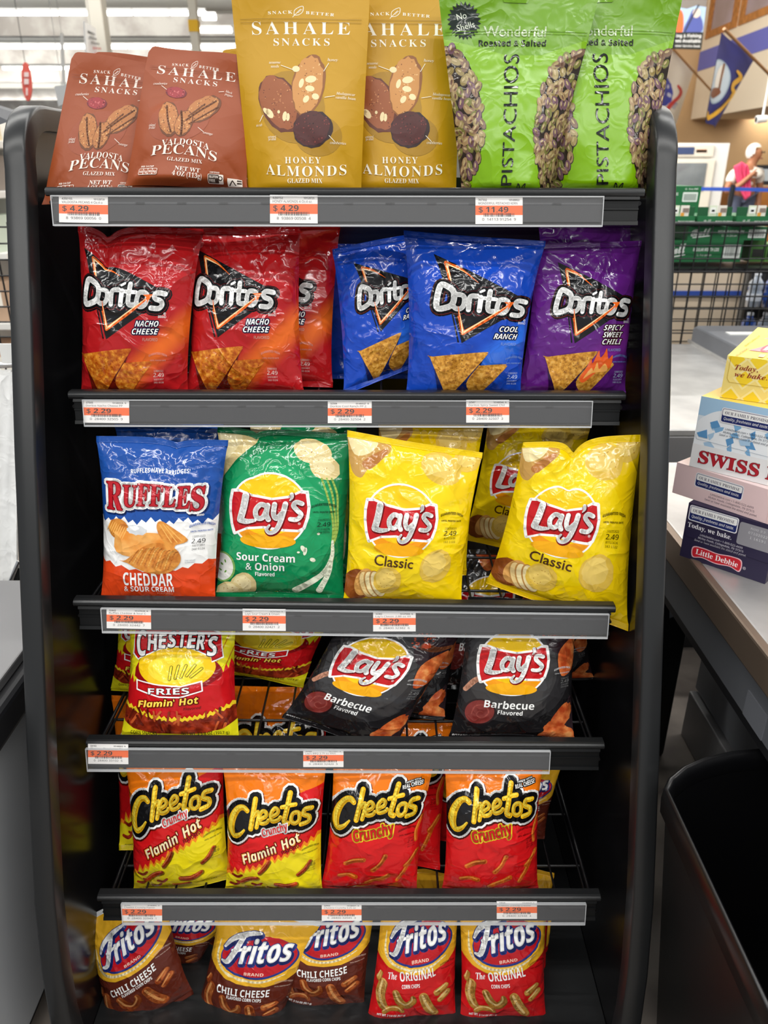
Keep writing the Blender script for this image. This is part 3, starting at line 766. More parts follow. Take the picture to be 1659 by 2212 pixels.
FLAMES = lambda x0, x1, y0, y1, h, n, seed: [(x0 + (x1 - x0) * k / n, y0 + (y1 - y0) * k / n - (h * random.Random(seed + k).uniform(.4, 1) if k % 2 else 0)) for k in range(n + 1)]
def design_fries():
    a = Art(560, 660); Y = film('E2D81E'); RD = film('C4161C'); W = WHITE; OR = film('F2A01E'); K = BLACK
    LN = film('B8401C')
    for k in range(-3, 12): a.stroke([(k * 52, 260), (k * 52 + 95, -10)], 3.2, LN, smooth=False)
    a.poly([(0, 660), (0, 330), (40, 350), (90, 345), (280, 350), (470, 330), (520, 290), (560, 250), (560, 660)], RD)
    a.poly([(0, 310)] + FLAMES(0, 60, 330, 360, 50, 6, 3) + [(60, 420), (0, 420)], RD)
    a.poly(FLAMES(440, 560, 350, 250, 60, 10, 33) + [(560, 420), (440, 420)], RD)
    a.poly([(45, 310)] + [(275 + 235 * math.cos(R(t)), 300 + 150 * math.sin(R(t))) for t in range(-165, -10, 8)] + [(505, 310), (430, 360), (110, 360)], film('8A0E14'))
    a.ell(270, 250, 205, 120, film('F5C81A'), n=40); a.ell(270, 260, 150, 80, film('F8DC3A'), n=32)
    # arched banner and name
    def ban(ex): return [(40 - ex, 175 + ex)] + [(40 + 450 * t / 10, 52 - 45 * math.sin(math.pi * t / 10) * .8 - ex + t * 3) for t in range(0, 11)] + [(500 + ex, 190 + ex), (455, 212 + ex)] + [(450 - 380 * t / 10, 185 + 10 * t / 10 - 62 * math.sin(math.pi * t / 10) + ex) for t in range(0, 11)] + [(60, 205 + ex)]
    a.poly(ban(14), W); a.poly(ban(7), film('8A0E14')); a.poly(ban(3), RD)
    xs = [(62, 200, 178, 62), (125, 168, 112, 56), (182, 155, 104, 44), (236, 150, 102, 48), (290, 150, 102, 48), (345, 156, 104, 46), (398, 164, 108, 50), (436, 120, 40, 12), (464, 196, 124, 56)]
    for (t, (x, y, h, f)) in zip("CHESTER'S", xs):
        a.text(t, 270 + (x - 270) * .94, y - 8, h * .76, W, 'sb', fit=f * .8, outs=((6, K), (1.5, W)))
    # fries standing in for the picture under the name
    FY = film('F4E23A')
    for (x, y, r) in ((300, 250, 20), (330, 240, 35), (352, 246, 50), (240, 262, 5), (270, 255, 12)):
        dx, dy = 70 * math.sin(R(r)), 70 * math.cos(R(r)); a.stroke([(x, y + 55), (x + dx, y + 55 - dy)], 15, K, smooth=False); a.stroke([(x, y + 55), (x + dx, y + 55 - dy)], 10, FY, smooth=False)
    a.poly([(60, 325), (190, 345), (300, 352), (410, 322), (414, 385), (300, 420), (190, 420), (64, 385)], W); a.poly([(68, 333), (190, 352), (300, 359), (403, 332), (407, 380), (300, 412), (190, 412), (70, 378)], film('A01018')); a.poly([(72, 345), (190, 362), (300, 368), (400, 342), (402, 372), (300, 404), (190, 404), (74, 372)], RD)
    a.text('FRIES', 238, 400, 34, W, 'sb', fit=215, rot=2, outs=((3, K),))
    a.text("Flamin' Hot", 235, 470, 40, OR, 'sbi', fit=320, rot=6, outs=((5, film('6A0A0A')),)); a.text("Flamin' Hot", 236, 467, 34, film('FBDD5A'), 'sbi', fit=316, rot=6)
    a.text('Flavored', 360, 490, 16, film('3A0808'), 'si', fit=90, rot=5)
    FR = film('A8371C', spot=('6E1E10', 55, .42, .62), mixhi=('C8562A', .3))
    arch = [(560 - 56 * k, 470 + 75 * math.sin(math.pi * k / 10)) for k in range(11)]
    ff = []
    for k in range(45):
        t = k / 44; ff.append((560 * t, 470 + 78 * math.sin(math.pi * t) - (16 if k % 2 else 0)))
    a.poly([(0, 560), ] + ff + [(560, 560)] + [(560 * (1 - k / 14), 500 + 78 * math.sin(math.pi * (1 - k / 14))) for k in range(15)], film('F4D22A')); a.poly([(0, 660)] + [(560 * k / 44, 490 + 78 * math.sin(math.pi * k / 44) - (10 if k % 2 else 0)) for k in range(45)] + [(560, 660)], FR)
    rn = random.Random(4); dk, lt = film('5E1A0E'), film('C65A2C')
    for k in range(26):
        x, y, r = rn.uniform(10, 550), rn.uniform(540, 650), rn.uniform(-35, 35)
        a.stroke([(x, y), (x + 60 * math.sin(R(r)), y - 60 * math.cos(R(r)))], rn.uniform(9, 14), (dk, lt, FR)[k % 3], smooth=False)
    a.poly([(0, 660), (0, 575), (60, 615), (150, 640), (280, 648), (420, 640), (500, 615), (560, 575), (560, 660)], Y)
    a.text('CORN SNACKS', 110, 652, 22, film('3A3A10'), 'sb', fit=130); a.text('NET WT. 3 5/8 OZ (102.7 g)', 410, 652, 18, film('3A3A10'), 'sb', fit=230)
    return Design(a, Y, top=Y, bottom=Y, pad=.09)

def curl_logo(a, ox, oy, k):
    Y1, Y2 = film('F3BE1C'), film('F8DE4A')
    S = [([(120, 182), (98, 166), (66, 176), (34, 226), (20, 292), (36, 334), (70, 322), (104, 286)], [26, 30, 34, 40, 42, 34, 24, 10]),
         ([(166, 122), (154, 200), (142, 274)], 29), ([(156, 212), (176, 188), (188, 198), (176, 266)], 24),
         ([(196, 222), (226, 208), (232, 190), (212, 178), (192, 206), (200, 242), (232, 240), (244, 226)], 22),
         ([(264, 208), (292, 194), (298, 176), (278, 166), (258, 194), (266, 230), (298, 226), (312, 212)], 22),
         ([(362, 92), (346, 180), (336, 232), (354, 246)], 30), ([(318, 160), (396, 148)], 22),
         ([(396, 190), (418, 196), (420, 232), (398, 248), (376, 234), (378, 204)], 23, True),
         ([(488, 178), (452, 178), (444, 204), (474, 222), (474, 250), (432, 258)], 26)]
    S = [([(ox + x * k, oy + y * k) for x, y in q[0]], ([w * k for w in q[1]] if isinstance(q[1], list) else q[1] * k)) + tuple(q[2:]) for q in S]
    a.logo(S, [(78 * k, 3, 6, film('6A1408')), (70 * k, 0, 0, WHITE), (48 * k, 0, 0, BLACK)])
    a.poly([(ox + x * k, oy + y * k) for x, y in ((110, 180), (70, 200), (45, 280), (60, 320), (110, 280), (150, 270), (160, 200))], BLACK, True, 3)
    a.logo(S, [(0, 0, 0, Y1)])
    a.logo([(q[0], ([w * .45 for w in q[1]] if isinstance(q[1], list) else q[1] * .42)) + tuple(q[2:]) for q in S], [(0, -3 * k, -4 * k, Y2)])

def cheese_stick(a, pts, w, seed):
    rn = random.Random(seed); C = film('D9661C', spot=('B04810', 70, .4, .65))
    a.stroke(pts, [w * rn.uniform(.8, 1.15) for _ in pts], C); a.stroke([(x - w * .18, y - w * .15) for x, y in pts], w * .3, film('EE8E3A'))
def design_curls(hot):
    a = Art(560, 790); OR = film('EE7A14'); RD = film('D2171B'); YL = film('F0DC1C'); W = WHITE
    if hot:
        a.poly([(0, 285), (120, 280), (300, 200), (430, 150), (560, 110), (560, 790), (0, 790)], RD)
        a.poly([(0, 300)] + FLAMES(0, 90, 300, 290, 40, 6, 7) + [(90, 330), (0, 340)], film('F2A81C'))
        a.poly(FLAMES(0, 560, 650, 400, 46, 30, 71) + [(560, 790), (0, 790)], film('F08A1C')); a.poly(FLAMES(0, 560, 668, 420, 40, 30, 71) + [(560, 790), (0, 790)], YL)
        curl_logo(a, 14, 55, 1.0)
        a.text('Crunchy', 300, 352, 40, RD, 'sb', fit=150, rot=15, outs=((7, W),))
        a.text("Flamin' Hot", 285, 480, 62, film('F2A22A'), 'sbi', fit=372, rot=23, outs=((6, film('7A0A0A')),)); a.text("Flamin' Hot", 283, 474, 52, film('FBEBC0'), 'sbi', fit=366, rot=23)
        a.text('FLAVORED', 392, 460, 22, film('4A0808'), 'sb', fit=105, rot=20)
        for k, (x, y) in enumerate(((45, 640), (70, 690), (30, 710), (160, 700), (120, 735))):
            a.stroke([(x, y), (x + 30, y + 10), (x + 55, y - 8)], [17, 20, 15], film('B8341C', spot=('8A2012', 60, .4, .6)))
        for p, w in (([(95, 690), (140, 655), (190, 640)], 30), ([(205, 600), (240, 560), (262, 520)], 26), ([(300, 690), (360, 700), (415, 680)], 32), ([(250, 735), (300, 742), (340, 735)], 24), ([(430, 620), (470, 590), (500, 545)], 24)):
            a.stroke([(x + 4, y + 6) for x, y in p], w, film('8A6A10')); a.stroke(p, [w * .8, w, w * .7], film('C2421C', spot=('8E2814', 60, .4, .6))); a.stroke([(x - 4, y - 5) for x, y in p], w * .25, film('E0703A'))
        fresh(a, 500, 470, film('5A5A10'), .75); small_date(a, 505, 560, film('505028'), .7)
        a.text('CHEESE FLAVORED SNACKS', 140, 775, 18, film('3A3408'), 'sb', fit=210); a.text('NET WT. 3 1/4 OZ', 430, 760, 15, film('4A4410'), 'sb', fit=120)
        return Design(a, OR, top=OR, bottom=film('E0CC18'))
    a.poly([(0, 250), (60, 330), (260, 250), (420, 200), (560, 175), (560, 790), (0, 790)], RD)
    curl_logo(a, 10, 10, 1.02)
    a.text('MADE WITH', 465, 96, 13, W, 'sb', fit=80, rot=12, outs=((4, BLACK),)); a.text('REAL CHEESE!', 465, 120, 22, W, 'sb', fit=118, rot=12, outs=((5, BLACK),))
    a.text('Crunchy', 272, 385, 62, film('C81418'), 'sb', fit=240, rot=13, outs=((9, film('F4D22A')), (2, film('8A0A0A'))))
    fresh(a, 470, 360, film('5A0808'), .9); small_date(a, 500, 410, film('5A0808'), .7)
    cheese_stick(a, [(500, 560), (470, 620), (440, 680)], 26, 3); cheese_stick(a, [(540, 500), (505, 545), (480, 570)], 26, 5)
    cheese_stick(a, [(260, 700), (320, 672), (380, 640)], 34, 7); cheese_stick(a, [(545, 300), (520, 370), (525, 430)], 22, 9); cheese_stick(a, [(160, 745), (220, 740), (262, 752)], 26, 11)
    cheese_stick(a, [(120, 560), (170, 530), (225, 520)], 30, 13); cheese_stick(a, [(290, 590), (330, 545), (352, 495)], 30, 15); cheese_stick(a, [(95, 655), (140, 640), (190, 650)], 28, 17)
    a.text('CHEESE FLAVORED SNACKS', 140, 778, 16, film('5A0808'), 'sb', fit=200); a.text('3 1/4 OZ (92.1 g)', 450, 776, 15, film('5A0808'), 'sb', fit=120)
    return Design(a, OR, top=OR, bottom=RD)

def design_corn(chili):
    a = Art(430, 640); BR = film('5A2418') if chili else film('C8161A'); GD = film('E8B02A'); RD = film('B81822'); NV = film('26357E'); W = WHITE; CR = film('F5E6B4')
    a.poly([(0, 0), (430, 0), (430, 275), (380, 318), (300, 352), (210, 366), (120, 362), (50, 335), (0, 300)], GD)
    a.stroke([(38, 170), (40, 270), (90, 322), (180, 340), (280, 326), (370, 282)], [3, 12, 13, 13, 12, 4], CR)
    a.ell(228, 218, 178, 104, NV, -12, n=40); a.ell(226, 212, 170, 98, RD, -12, n=40)
    ps = [(0, 0)]
    F_ = [([(64, 196), (92, 150), (150, 118), (206, 104)], [12, 22, 24, 12]), ([(138, 124), (116, 200), (92, 266), (66, 270)], [22, 26, 24, 12]), ([(104, 204), (160, 182)], [16, 12])]
    for (ww, dx, dy, m) in ((17, 6, 9, NV), (11, 1, 2, NV), (0, 0, 0, W)):
        o_ = []
        for pts, w in F_: o_ += a.stroke_polys([(x + dx, y + dy) for x, y in pts], [q + ww for q in w], n=4, nd=10)
        ps = glyphs('ritos', 'sbi'); xs = [p[0] for q in ps for p in q]; x0, x1 = min(xs), max(xs)
        def tr(p):
            X, Y = (p[0] - x0) / (x1 - x0) * 232 + p[1] * 12, p[1] / .7 * 104; c_, s_ = math.cos(R(14)), math.sin(R(14)); return (148 + dx + c_ * X - s_ * Y, 258 + dy - s_ * X - c_ * Y)
        pp = [[tr(p) for p in q] for q in ps]
        o_ += outline_polys(pp, ww / 2 + 2) + pp
        a.add(o_, m)
    a.text('BRAND', 232, 302, 15, film('F0C8B8'), 'sb', fit=92, rot=9)
    if chili:
        a.text('CHILI CHEESE', 208, 424, 42, W, 'sb', fit=258, rot=9, arc=-8); a.text('FLAVORED CORN CHIPS', 222, 455, 19, W, 'sb', fit=172, rot=8)
        C = film('B5602E', spot=('8E3E1A', 60, .42, .62), mixhi=('CB7E44', .3)); D = film('7E3818')
    else:
        a.text('The', 92, 402, 36, W, 'serifi', fit=46, rot=8); a.text('ORIGINAL', 226, 392, 50, W, 'sb', fit=190, rot=9); a.text('CORN CHIPS', 192, 440, 21, W, 'sb', fit=94, rot=6)
        C = film('CE9A4C', spot=('A8742E', 60, .42, .62), mixhi=('DDB26A', .3)); D = film('9A6A28')
    for (p, w) in (([(45, 430), (38, 500), (60, 560), (90, 580)], [40, 44, 42, 20]), ([(115, 470), (140, 520), (175, 545), (205, 520), (205, 495)], [34, 42, 42, 36, 24]),
                   ([(70, 600), (95, 572), (140, 570), (160, 590)], [20, 30, 30, 18]), ([(260, 490), (290, 560), (320, 610)], [46, 52, 40]), ([(330, 470), (375, 440)], [36, 26]), ([(345, 515), (385, 480)], [24, 30]), ([(30, 380), (20, 420)], [12, 20])):
        a.stroke([(x + 3, y + 5) for x, y in p], [q + 3 for q in w], D); a.stroke(p, w, C); a.stroke([(x - 4, y - 4) for x, y in p], [q * .25 for q in w], film('D69458' if chili else 'E8C684'))
    fresh(a, 378, 330, film('C8A898') if chili else film('6A0A0C'), .62)
    a.text('NET WT. 3 1/4 OZ (92.1 g)', 110, 628, 13, W, 'sb', fit=140)
    return Design(a, BR, top=film('D9DCDD', .2) if chili else GD, bottom=BR, back=film('C8CCCE', .2), pad=.085)

def leaf(a, x, y, k, m):
    a.stroke([(x - 9 * k, y + 9 * k), (x - 8 * k, y - 1 * k), (x + 1 * k, y - 8 * k), (x + 9 * k, y - 10 * k), (x + 8 * k, y + 1 * k), (x, y + 8 * k), (x - 9 * k, y + 9 * k)], 1.3 * k, m, n=3)
    a.stroke([(x - 12 * k, y + 13 * k), (x + 4 * k, y - 4 * k)], 1.1 * k, m, smooth=False)
    for t in (-3, 0, 3): a.stroke([(x + t * k, y - t * k + 1), (x + (t + 4) * k, y - t * k)], .9 * k, m, smooth=False)
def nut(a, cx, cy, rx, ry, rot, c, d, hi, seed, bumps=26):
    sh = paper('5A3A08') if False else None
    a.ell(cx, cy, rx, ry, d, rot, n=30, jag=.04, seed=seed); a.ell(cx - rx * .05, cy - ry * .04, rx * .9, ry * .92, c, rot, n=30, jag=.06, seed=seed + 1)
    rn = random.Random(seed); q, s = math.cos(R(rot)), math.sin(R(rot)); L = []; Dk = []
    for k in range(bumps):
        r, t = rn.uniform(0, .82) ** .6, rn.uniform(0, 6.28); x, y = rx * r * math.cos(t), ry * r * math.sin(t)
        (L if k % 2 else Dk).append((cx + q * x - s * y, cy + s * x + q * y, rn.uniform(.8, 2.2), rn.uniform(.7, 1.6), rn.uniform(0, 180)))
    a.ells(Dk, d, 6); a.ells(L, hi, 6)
def design_almond():
    a = Art(270, 475); W = paper('F2EEDD'); 
    def lbl(t, x, y, h=6, f=None, an='c'): a.text(t, x, y, h, W, 'it', an, fit=f, off=.006)
    a.text('SNACK', 95, 70, 6.5, W, 'serif', fit=48, arc=0, rot=3, space=1.3); leaf(a, 131, 63, 1.0, W); a.text('BETTER', 173, 71, 6.5, W, 'serif', fit=56, rot=-4, space=1.3)
    a.text('SAHALE', 135, 113, 28, W, 'serif', fit=197, off=-.006, space=1.25); a.text('SNACKS', 136, 138, 16.5, W, 'serif', fit=114, off=-.008, space=1.25)
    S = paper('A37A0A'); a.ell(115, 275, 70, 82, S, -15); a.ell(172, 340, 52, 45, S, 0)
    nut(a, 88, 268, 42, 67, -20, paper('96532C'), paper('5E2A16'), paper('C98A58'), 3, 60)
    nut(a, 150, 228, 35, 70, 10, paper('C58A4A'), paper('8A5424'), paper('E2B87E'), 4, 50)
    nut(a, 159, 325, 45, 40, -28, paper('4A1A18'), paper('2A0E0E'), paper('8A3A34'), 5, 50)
    SD = paper('EBD7A6'); a.ells([(124, 190, 8, 7, 0), (155, 213, 12, 8, -10), (135, 222, 5, 11, 15), (153, 234, 10, 7, 10), (165, 252, 8, 7, 30), (145, 258, 9, 6, -60), (65, 289, 7, 12, -30), (58, 284, 5, 10, -40), (98, 296, 5, 11, 10), (105, 298, 4, 9, 5), (85, 286, 3, 4, 0)], SD)
    for (t, x, y) in (('sesame', 80, 178), ('seeds', 80, 187), ('honey', 200, 172), ('Madagascar', 229, 247), ('vanilla bean', 229, 256), ('cranberries', 215, 357), ('enlarged', 68, 343), ('for detail', 68, 349), ('sea salt', 40, 316)):
        lbl(t, x, y, 6 if 'en' not in t[:2] else 4.5, {'sesame': 24, 'seeds': 17, 'honey': 21, 'Madagascar': 40, 'vanilla bean': 42, 'cranberries': 35, 'enlarged': 18, 'for detail': 18, 'sea salt': 14}[t])
    for l in (((93, 182), (118, 192)), ((192, 177), (182, 195)), ((206, 250), (185, 254)), ((208, 352), (195, 339)), ((42, 306), (50, 292))): a.stroke(list(l), 1.2, W, smooth=False)
    a.text('HONEY', 136, 402, 15, W, 'serif', fit=81, off=-.008, space=1.2); a.text('ALMONDS', 142, 424, 24, W, 'serif', fit=184, off=-.006, arc=-8, space=1.1)
    a.text('GLAZED MIX', 140, 446, 10, W, 'serif', fit=80, off=-.01)
    a.rects([(14, 80, 256, 80.8), (14, 87, 256, 87.8)], paper('8A6808'))
    return Design(a, paper('BC8E04'), seal=0.0)
def design_pecan():
    a = Art(262, 310); W = paper('F2E6DA')
    def lbl(t, x, y, f, rot=0): a.text(t, x, y, 5.5, W, 'it', fit=f, off=.006, rot=rot)
    a.text('SNACK', 86, 37, 6, W, 'serif', fit=42, rot=3, space=1.3); leaf(a, 122, 31, .8, W); a.text('BETTER', 160, 39, 6, W, 'serif', fit=52, rot=-4, space=1.3)
    a.text('SAHALE', 130, 60, 20, W, 'serif', fit=196, off=-.006, space=1.25); a.text('SNACKS', 130, 76, 11.5, W, 'serif', fit=108, off=-.008, space=1.25)
    S = paper('97492A'); a.ell(105, 165, 72, 48, S, -15)
    a.T = lambda x, y: (x, y - 7)
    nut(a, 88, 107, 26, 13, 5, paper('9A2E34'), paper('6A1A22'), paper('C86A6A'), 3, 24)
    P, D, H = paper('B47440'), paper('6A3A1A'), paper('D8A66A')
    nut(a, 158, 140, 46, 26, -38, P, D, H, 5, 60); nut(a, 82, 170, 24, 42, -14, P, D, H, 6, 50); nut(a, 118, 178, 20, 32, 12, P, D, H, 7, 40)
    for l, w in (([(122, 170), (150, 145), (186, 118)], 4), ([(130, 178), (165, 152), (192, 132)], 3), ([(72, 140), (80, 170), (92, 200)], 4), ([(108, 150), (114, 178), (116, 205)], 5), ([(126, 160), (160, 128)], 3)): a.stroke(l, w, D)
    lbl('cranberries', 46, 92, 34, 3); lbl('black', 214, 96, 16, -12); lbl('pepper', 214, 103, 20, -12); lbl('orange', 176, 200, 22, -8); lbl('enlarged', 46, 188, 16); lbl('for detail', 46, 194, 16)
    for l in (((50, 94), (64, 102)), ((190, 96), (202, 94)), ((152, 185), (166, 195))): a.stroke(list(l), 1.1, W, smooth=False)
    a.T = None
    a.text('VALDOSTA', 128, 227, 13.5, W, 'serif', fit=108, off=-.008, arc=7, rot=-2); a.text('PECANS', 126, 251, 22, W, 'serif', fit=146, off=-.006, arc=9, rot=-3); a.text('GLAZED MIX', 130, 259, 8.5, W, 'serif', fit=78, off=-.01, rot=-3)
    a.text('NET WT', 138, 280, 9.5, W, 'serif', fit=54, rot=-3); a.text('4 OZ (113g)', 138, 292, 10, W, 'serif', fit=62, rot=-3)
    a.rrect(30, 276, 74, 290, 3, W); a.rrect(31, 277, 41.5, 289, 2, paper('96461F')); a.rrect(42.5, 277, 52, 289, 2, paper('96461F')); a.rrect(53, 277, 62.5, 289, 2, paper('96461F')); a.rrect(63.5, 277, 73, 289, 2, paper('96461F'))
    a.text('160', 36.5, 286, 5, W, 'sb', fit=9); a.text('1g', 47, 286, 5, W, 'sb', fit=7); a.text('90', 58, 286, 5, W, 'sb', fit=7); a.text('6g', 68, 286, 5, W, 'sb', fit=7); a.text('PER 1/4 CUP', 50, 274, 4, W, 'sb', fit=30)
    a.rrect(182, 282, 214, 300, 2, W); a.rrect(183, 283, 205, 299, 2, paper('3A2A22')); a.text('GLUTEN', 194, 290, 4.6, W, 'sb', fit=18); a.text('FREE', 191, 297, 4.6, W, 'sb', fit=12); a.ell(208, 290, 4.5, 4.5, paper('3A2A22')); a.ell(208, 290, 2.6, 2.6, W)
    a.text('CERTIFIED', 196, 280, 3.5, W, 'sb', fit=20)
    a.rects([(222, 288, 252, 303)], W); a.stroke([(226, 301), (232, 292), (238, 300)], 2, paper('3A2A22'), smooth=False); a.rects([(241, 290, 251, 293), (241, 295, 251, 298)], paper('3A2A22'))
    a.rects([(12, 44, 250, 44.7), (12, 49, 250, 49.7)], paper('7E3A1E'))
    return Design(a, paper('96461F'), seal=0.0)
def design_pistachio():
    a = Art(350, 455); G = mat('pouch_green_gloss', '7CAE08', .24, film=.26, spec=.55); DG = mat('pouch_green_top', '6A9A0E', .24, film=.26, spec=.55); K = film('1A1F1A'); W = film('DCE4D0')
    a.poly([(0, 0), (350, 0), (350, 112), (240, 150), (150, 150), (0, 112)], DG)
    BK = film('2E241C')
    win = {}
    Lw = [(0, 126), (22, 128), (48, 152), (68, 194), (80, 246), (82, 300), (76, 350), (58, 392), (22, 430), (0, 440)]
    Rw = [(350, 130), (312, 142), (286, 164), (264, 194), (252, 224), (244, 262), (246, 304), (256, 352), (276, 392), (300, 424), (350, 455)]
    a.poly(Lw, BK); a.poly(Rw, BK)
    def inside(p, P):
        c = False; x, y = p
        for i in range(len(P)):
            (x0, y0), (x1, y1) = P[i], P[i - 1]
            if (y0 > y) != (y1 > y) and x < (x1 - x0) * (y - y0) / (y1 - y0) + x0: c = not c
        return c
    rn = random.Random(12); cols = [film(c, .3) for c in ('8E7C46', '8A6A52', '9C8A58', '7A604C', '767638', 'A0845C', '70505C')]
    hi = film('B8A478', .3); dk = film('3A2C20', .35)
    for P in (Lw, Rw):
        placed = []
        for _ in range(1500):
            x, y = rn.uniform(0, 350), rn.uniform(125, 452)
            if not inside((x, y), P): continue
            if any((x - q[0]) ** 2 + ((y - q[1]) * .8) ** 2 < 10.5 ** 2 for q in placed): continue
            placed.append((x, y))
        nuts = [(x, y, rn.uniform(7, 9.6), rn.uniform(11, 15), rn.uniform(-70, 70)) for x, y in placed]
        a.ells([(x + 1, y + 1.6, rx * 1.08, ry * 1.05, r) for x, y, rx, ry, r in nuts], dk, 10)
        for k, c in enumerate(cols): a.ells(nuts[k::len(cols)], c, 10)
        a.ells([(x - 1.6, y - 2, rx * .32, ry * .5, r) for x, y, rx, ry, r in nuts], hi, 6)  # lighter spot painted on each nut as its highlight
        a.ells([(x + 2, y + 2.5, rx * .3, ry * .45, r + 20) for x, y, rx, ry, r in nuts[::2]], film('6A4A3C', .3), 6)
    # green web again over the nut edges
    star = []
    for k in range(48): r = 39 if k % 2 else 31; t = R(k * 7.5); star.append((52 + r * math.cos(t), 78 + r * math.sin(t)))
    a.add([[(52, 78), star[k], star[(k + 1) % 48]] for k in range(48)], film('26302A'))
    a.text('No', 48, 74, 13, W, 'sans', fit=22, rot=12); a.text('Shells', 56, 94, 13, W, 'sans', fit=42, rot=12)
    a.text('Wonderful', 170, 110, 22, film('B7C8A0'), 'sans', fit=148, off=.01, rot=0); a.text('Roasted & Salted', 165, 131, 13, K, 'sb', fit=164)
    a.text('PISTACHIOS', 184, 432, 40, K, 'sans', 'l', rot=90, fit=284, off=-.006, res=4)
    for s in (-1, 1): a.stroke([(222, 446), (222 + s * 6, 434), (222 + s * 14, 430), (222 + s * 12, 442), (222, 446)], 3, K, n=4)
    a.rects([(6, 98, 344, 99.2), (6, 104, 344, 105)], film('6A9A1A'))
    a.rrect(140, 32, 196, 41, 4, film('6FA020'))
    return Design(a, G, seal=0.0)

_D = {}
def D_(k):
    if k not in _D:
        _D[k] = {'nacho': lambda: design_tortilla('B01A1E', 'E0661E', ('NACHO', 'CHEESE'), CHIP_R, lx=-112), 'ranch': lambda: design_tortilla('1846B4', '2F6FE0', ('COOL', 'RANCH'), CHIP_Y),
                 'sweet': lambda: design_tortilla('5C1E78', '7A2A90', ('SPICY', 'SWEET', 'CHILI'), CHIP_Y, True), 'ridged': design_ridged, 'onion': design_onion, 'classic': design_classic,
                 'smoky': design_smoky, 'fries': design_fries, 'hot': lambda: design_curls(True), 'crunchy': lambda: design_curls(False), 'chili': lambda: design_corn(True), 'orig': lambda: design_corn(False),
                 'almond': design_almond, 'pecan': design_pecan, 'pistachio': design_pistachio}[k]()
    return _D[k]
# ================================================================== the display rack
M_BLK = mat('black_moulding', '1E1F20', .31, spec=.5, bump=(220, .08, .0006))
M_BLKG = mat('black_gloss_panel', '101012', .22, spec=.5)
M_WIRE = mat('black_wire', '0F0F11', .35, spec=.5)
M_CHAN = mat('black_channel', '0C0D0E', .4, spec=.3)
M_HAZE = mat('grey_haze_backing', '1E1F23', .45)  # added ply, its grey stands in for the haze of the clear strip
M_CLEAR = mat('clear_strip', 'FFFFFF', .05, spec=.4, alpha=.035)
M_EDGE = mat('clear_strip_edge', 'D8DADC', .15, alpha=.55)

rack = empty('snack_rack', (0, 1.1, 0))
tag(rack, 'tall black wire-shelf snack rack with rounded side panels, full of snack bags', 'display rack')
PROF = [(.745, 0.0), (.738, .10), (.735, .18), (.745, .27), (.7714, .391), (.84, .60), (.9147, .814), (.979, 1.0), (1.0433, 1.172), (1.085, 1.29), (1.112, 1.365)]
for k in range(1, 9):
    t = k / 8; PROF.append((1.112 + .105 * (1 - math.cos(R(80 * t))) * .98 + .012 * t, 1.365 + .081 * math.sin(R(90 * t))))
PROF += [(1.34, 1.446), (1.47, 1.44)]
def inset(prof, d):
    out = []
    for i, p in enumerate(prof):
        a = prof[max(0, i - 1)]; b = prof[min(len(prof) - 1, i + 1)]
        dx, dz = b[0] - a[0], b[1] - a[1]; L = math.hypot(dx, dz); out.append((p[0] + dz / L * d, p[1] - dx / L * d))
    return out
for sgn in (-1, 1):
    mb = MB(); x0, x1 = sgn * .434, sgn * .448
    sheet = inset(PROF, .02) + [(1.47, 0.02), (.77, .02)]
    mb.prism(sheet, min(x0, x1), max(x0, x1), M_BLKG)
    pan = mb.build('side_panel', rack, (sgn * .44, 1.2, .7))
    rb = MB(); xi, xo = sgn * .4195, sgn * .4505
    ring = [[], [], [], []]
    pin = inset(PROF, .032)
    secs = []
    for (po, pi_) in zip(PROF, pin):
        nx, nz = pi_[0] - po[0], pi_[1] - po[1]
        f = lambda t: (po[0] + nx * t, po[1] + nz * t)
        sec = []
        for (xx, tt) in ((xi, .16), (xi + (xo - xi) * .05, .05), (xi + (xo - xi) * .14, 0.0), (xi + (xo - xi) * .86, 0.0), (xi + (xo - xi) * .95, .05), (xo, .16), (xo, 1.0), (xi, 1.0)):
            y, z = f(tt); sec.append(Vector((xx, y, z)))
        secs.append(sec)
    vs = [v for q in secs for v in q]; fs = []
    n = 8
    for i in range(len(secs) - 1):
        for j in range(n): fs.append((i * n + j, i * n + (j + 1) % n, (i + 1) * n + (j + 1) % n, (i + 1) * n + j))
    fs += [tuple(range(n)), tuple(range((len(secs) - 1) * n, len(secs) * n))]
    rb.mesh(vs, fs, M_BLK, True)
    e = rb.build('edge_moulding', pan, (sgn * .435, 1.0, .7), weld=True)
    md = e.modifiers.new('edge', 'EDGE_SPLIT'); md.split_angle = R(38)
mb = MB(); mb.box((-.433, 1.452, .02), (.433, 1.468, 1.352), M_BLKG); mb.build('back_panel', rack, (0, 1.46, .02))
mb = MB(); mb.prism([(.80, 0.0), (.80, .045), (1.45, .045), (1.45, 0)], -.433, .433, M_BLK); mb.build('base_plinth', rack, (0, .8, 0))

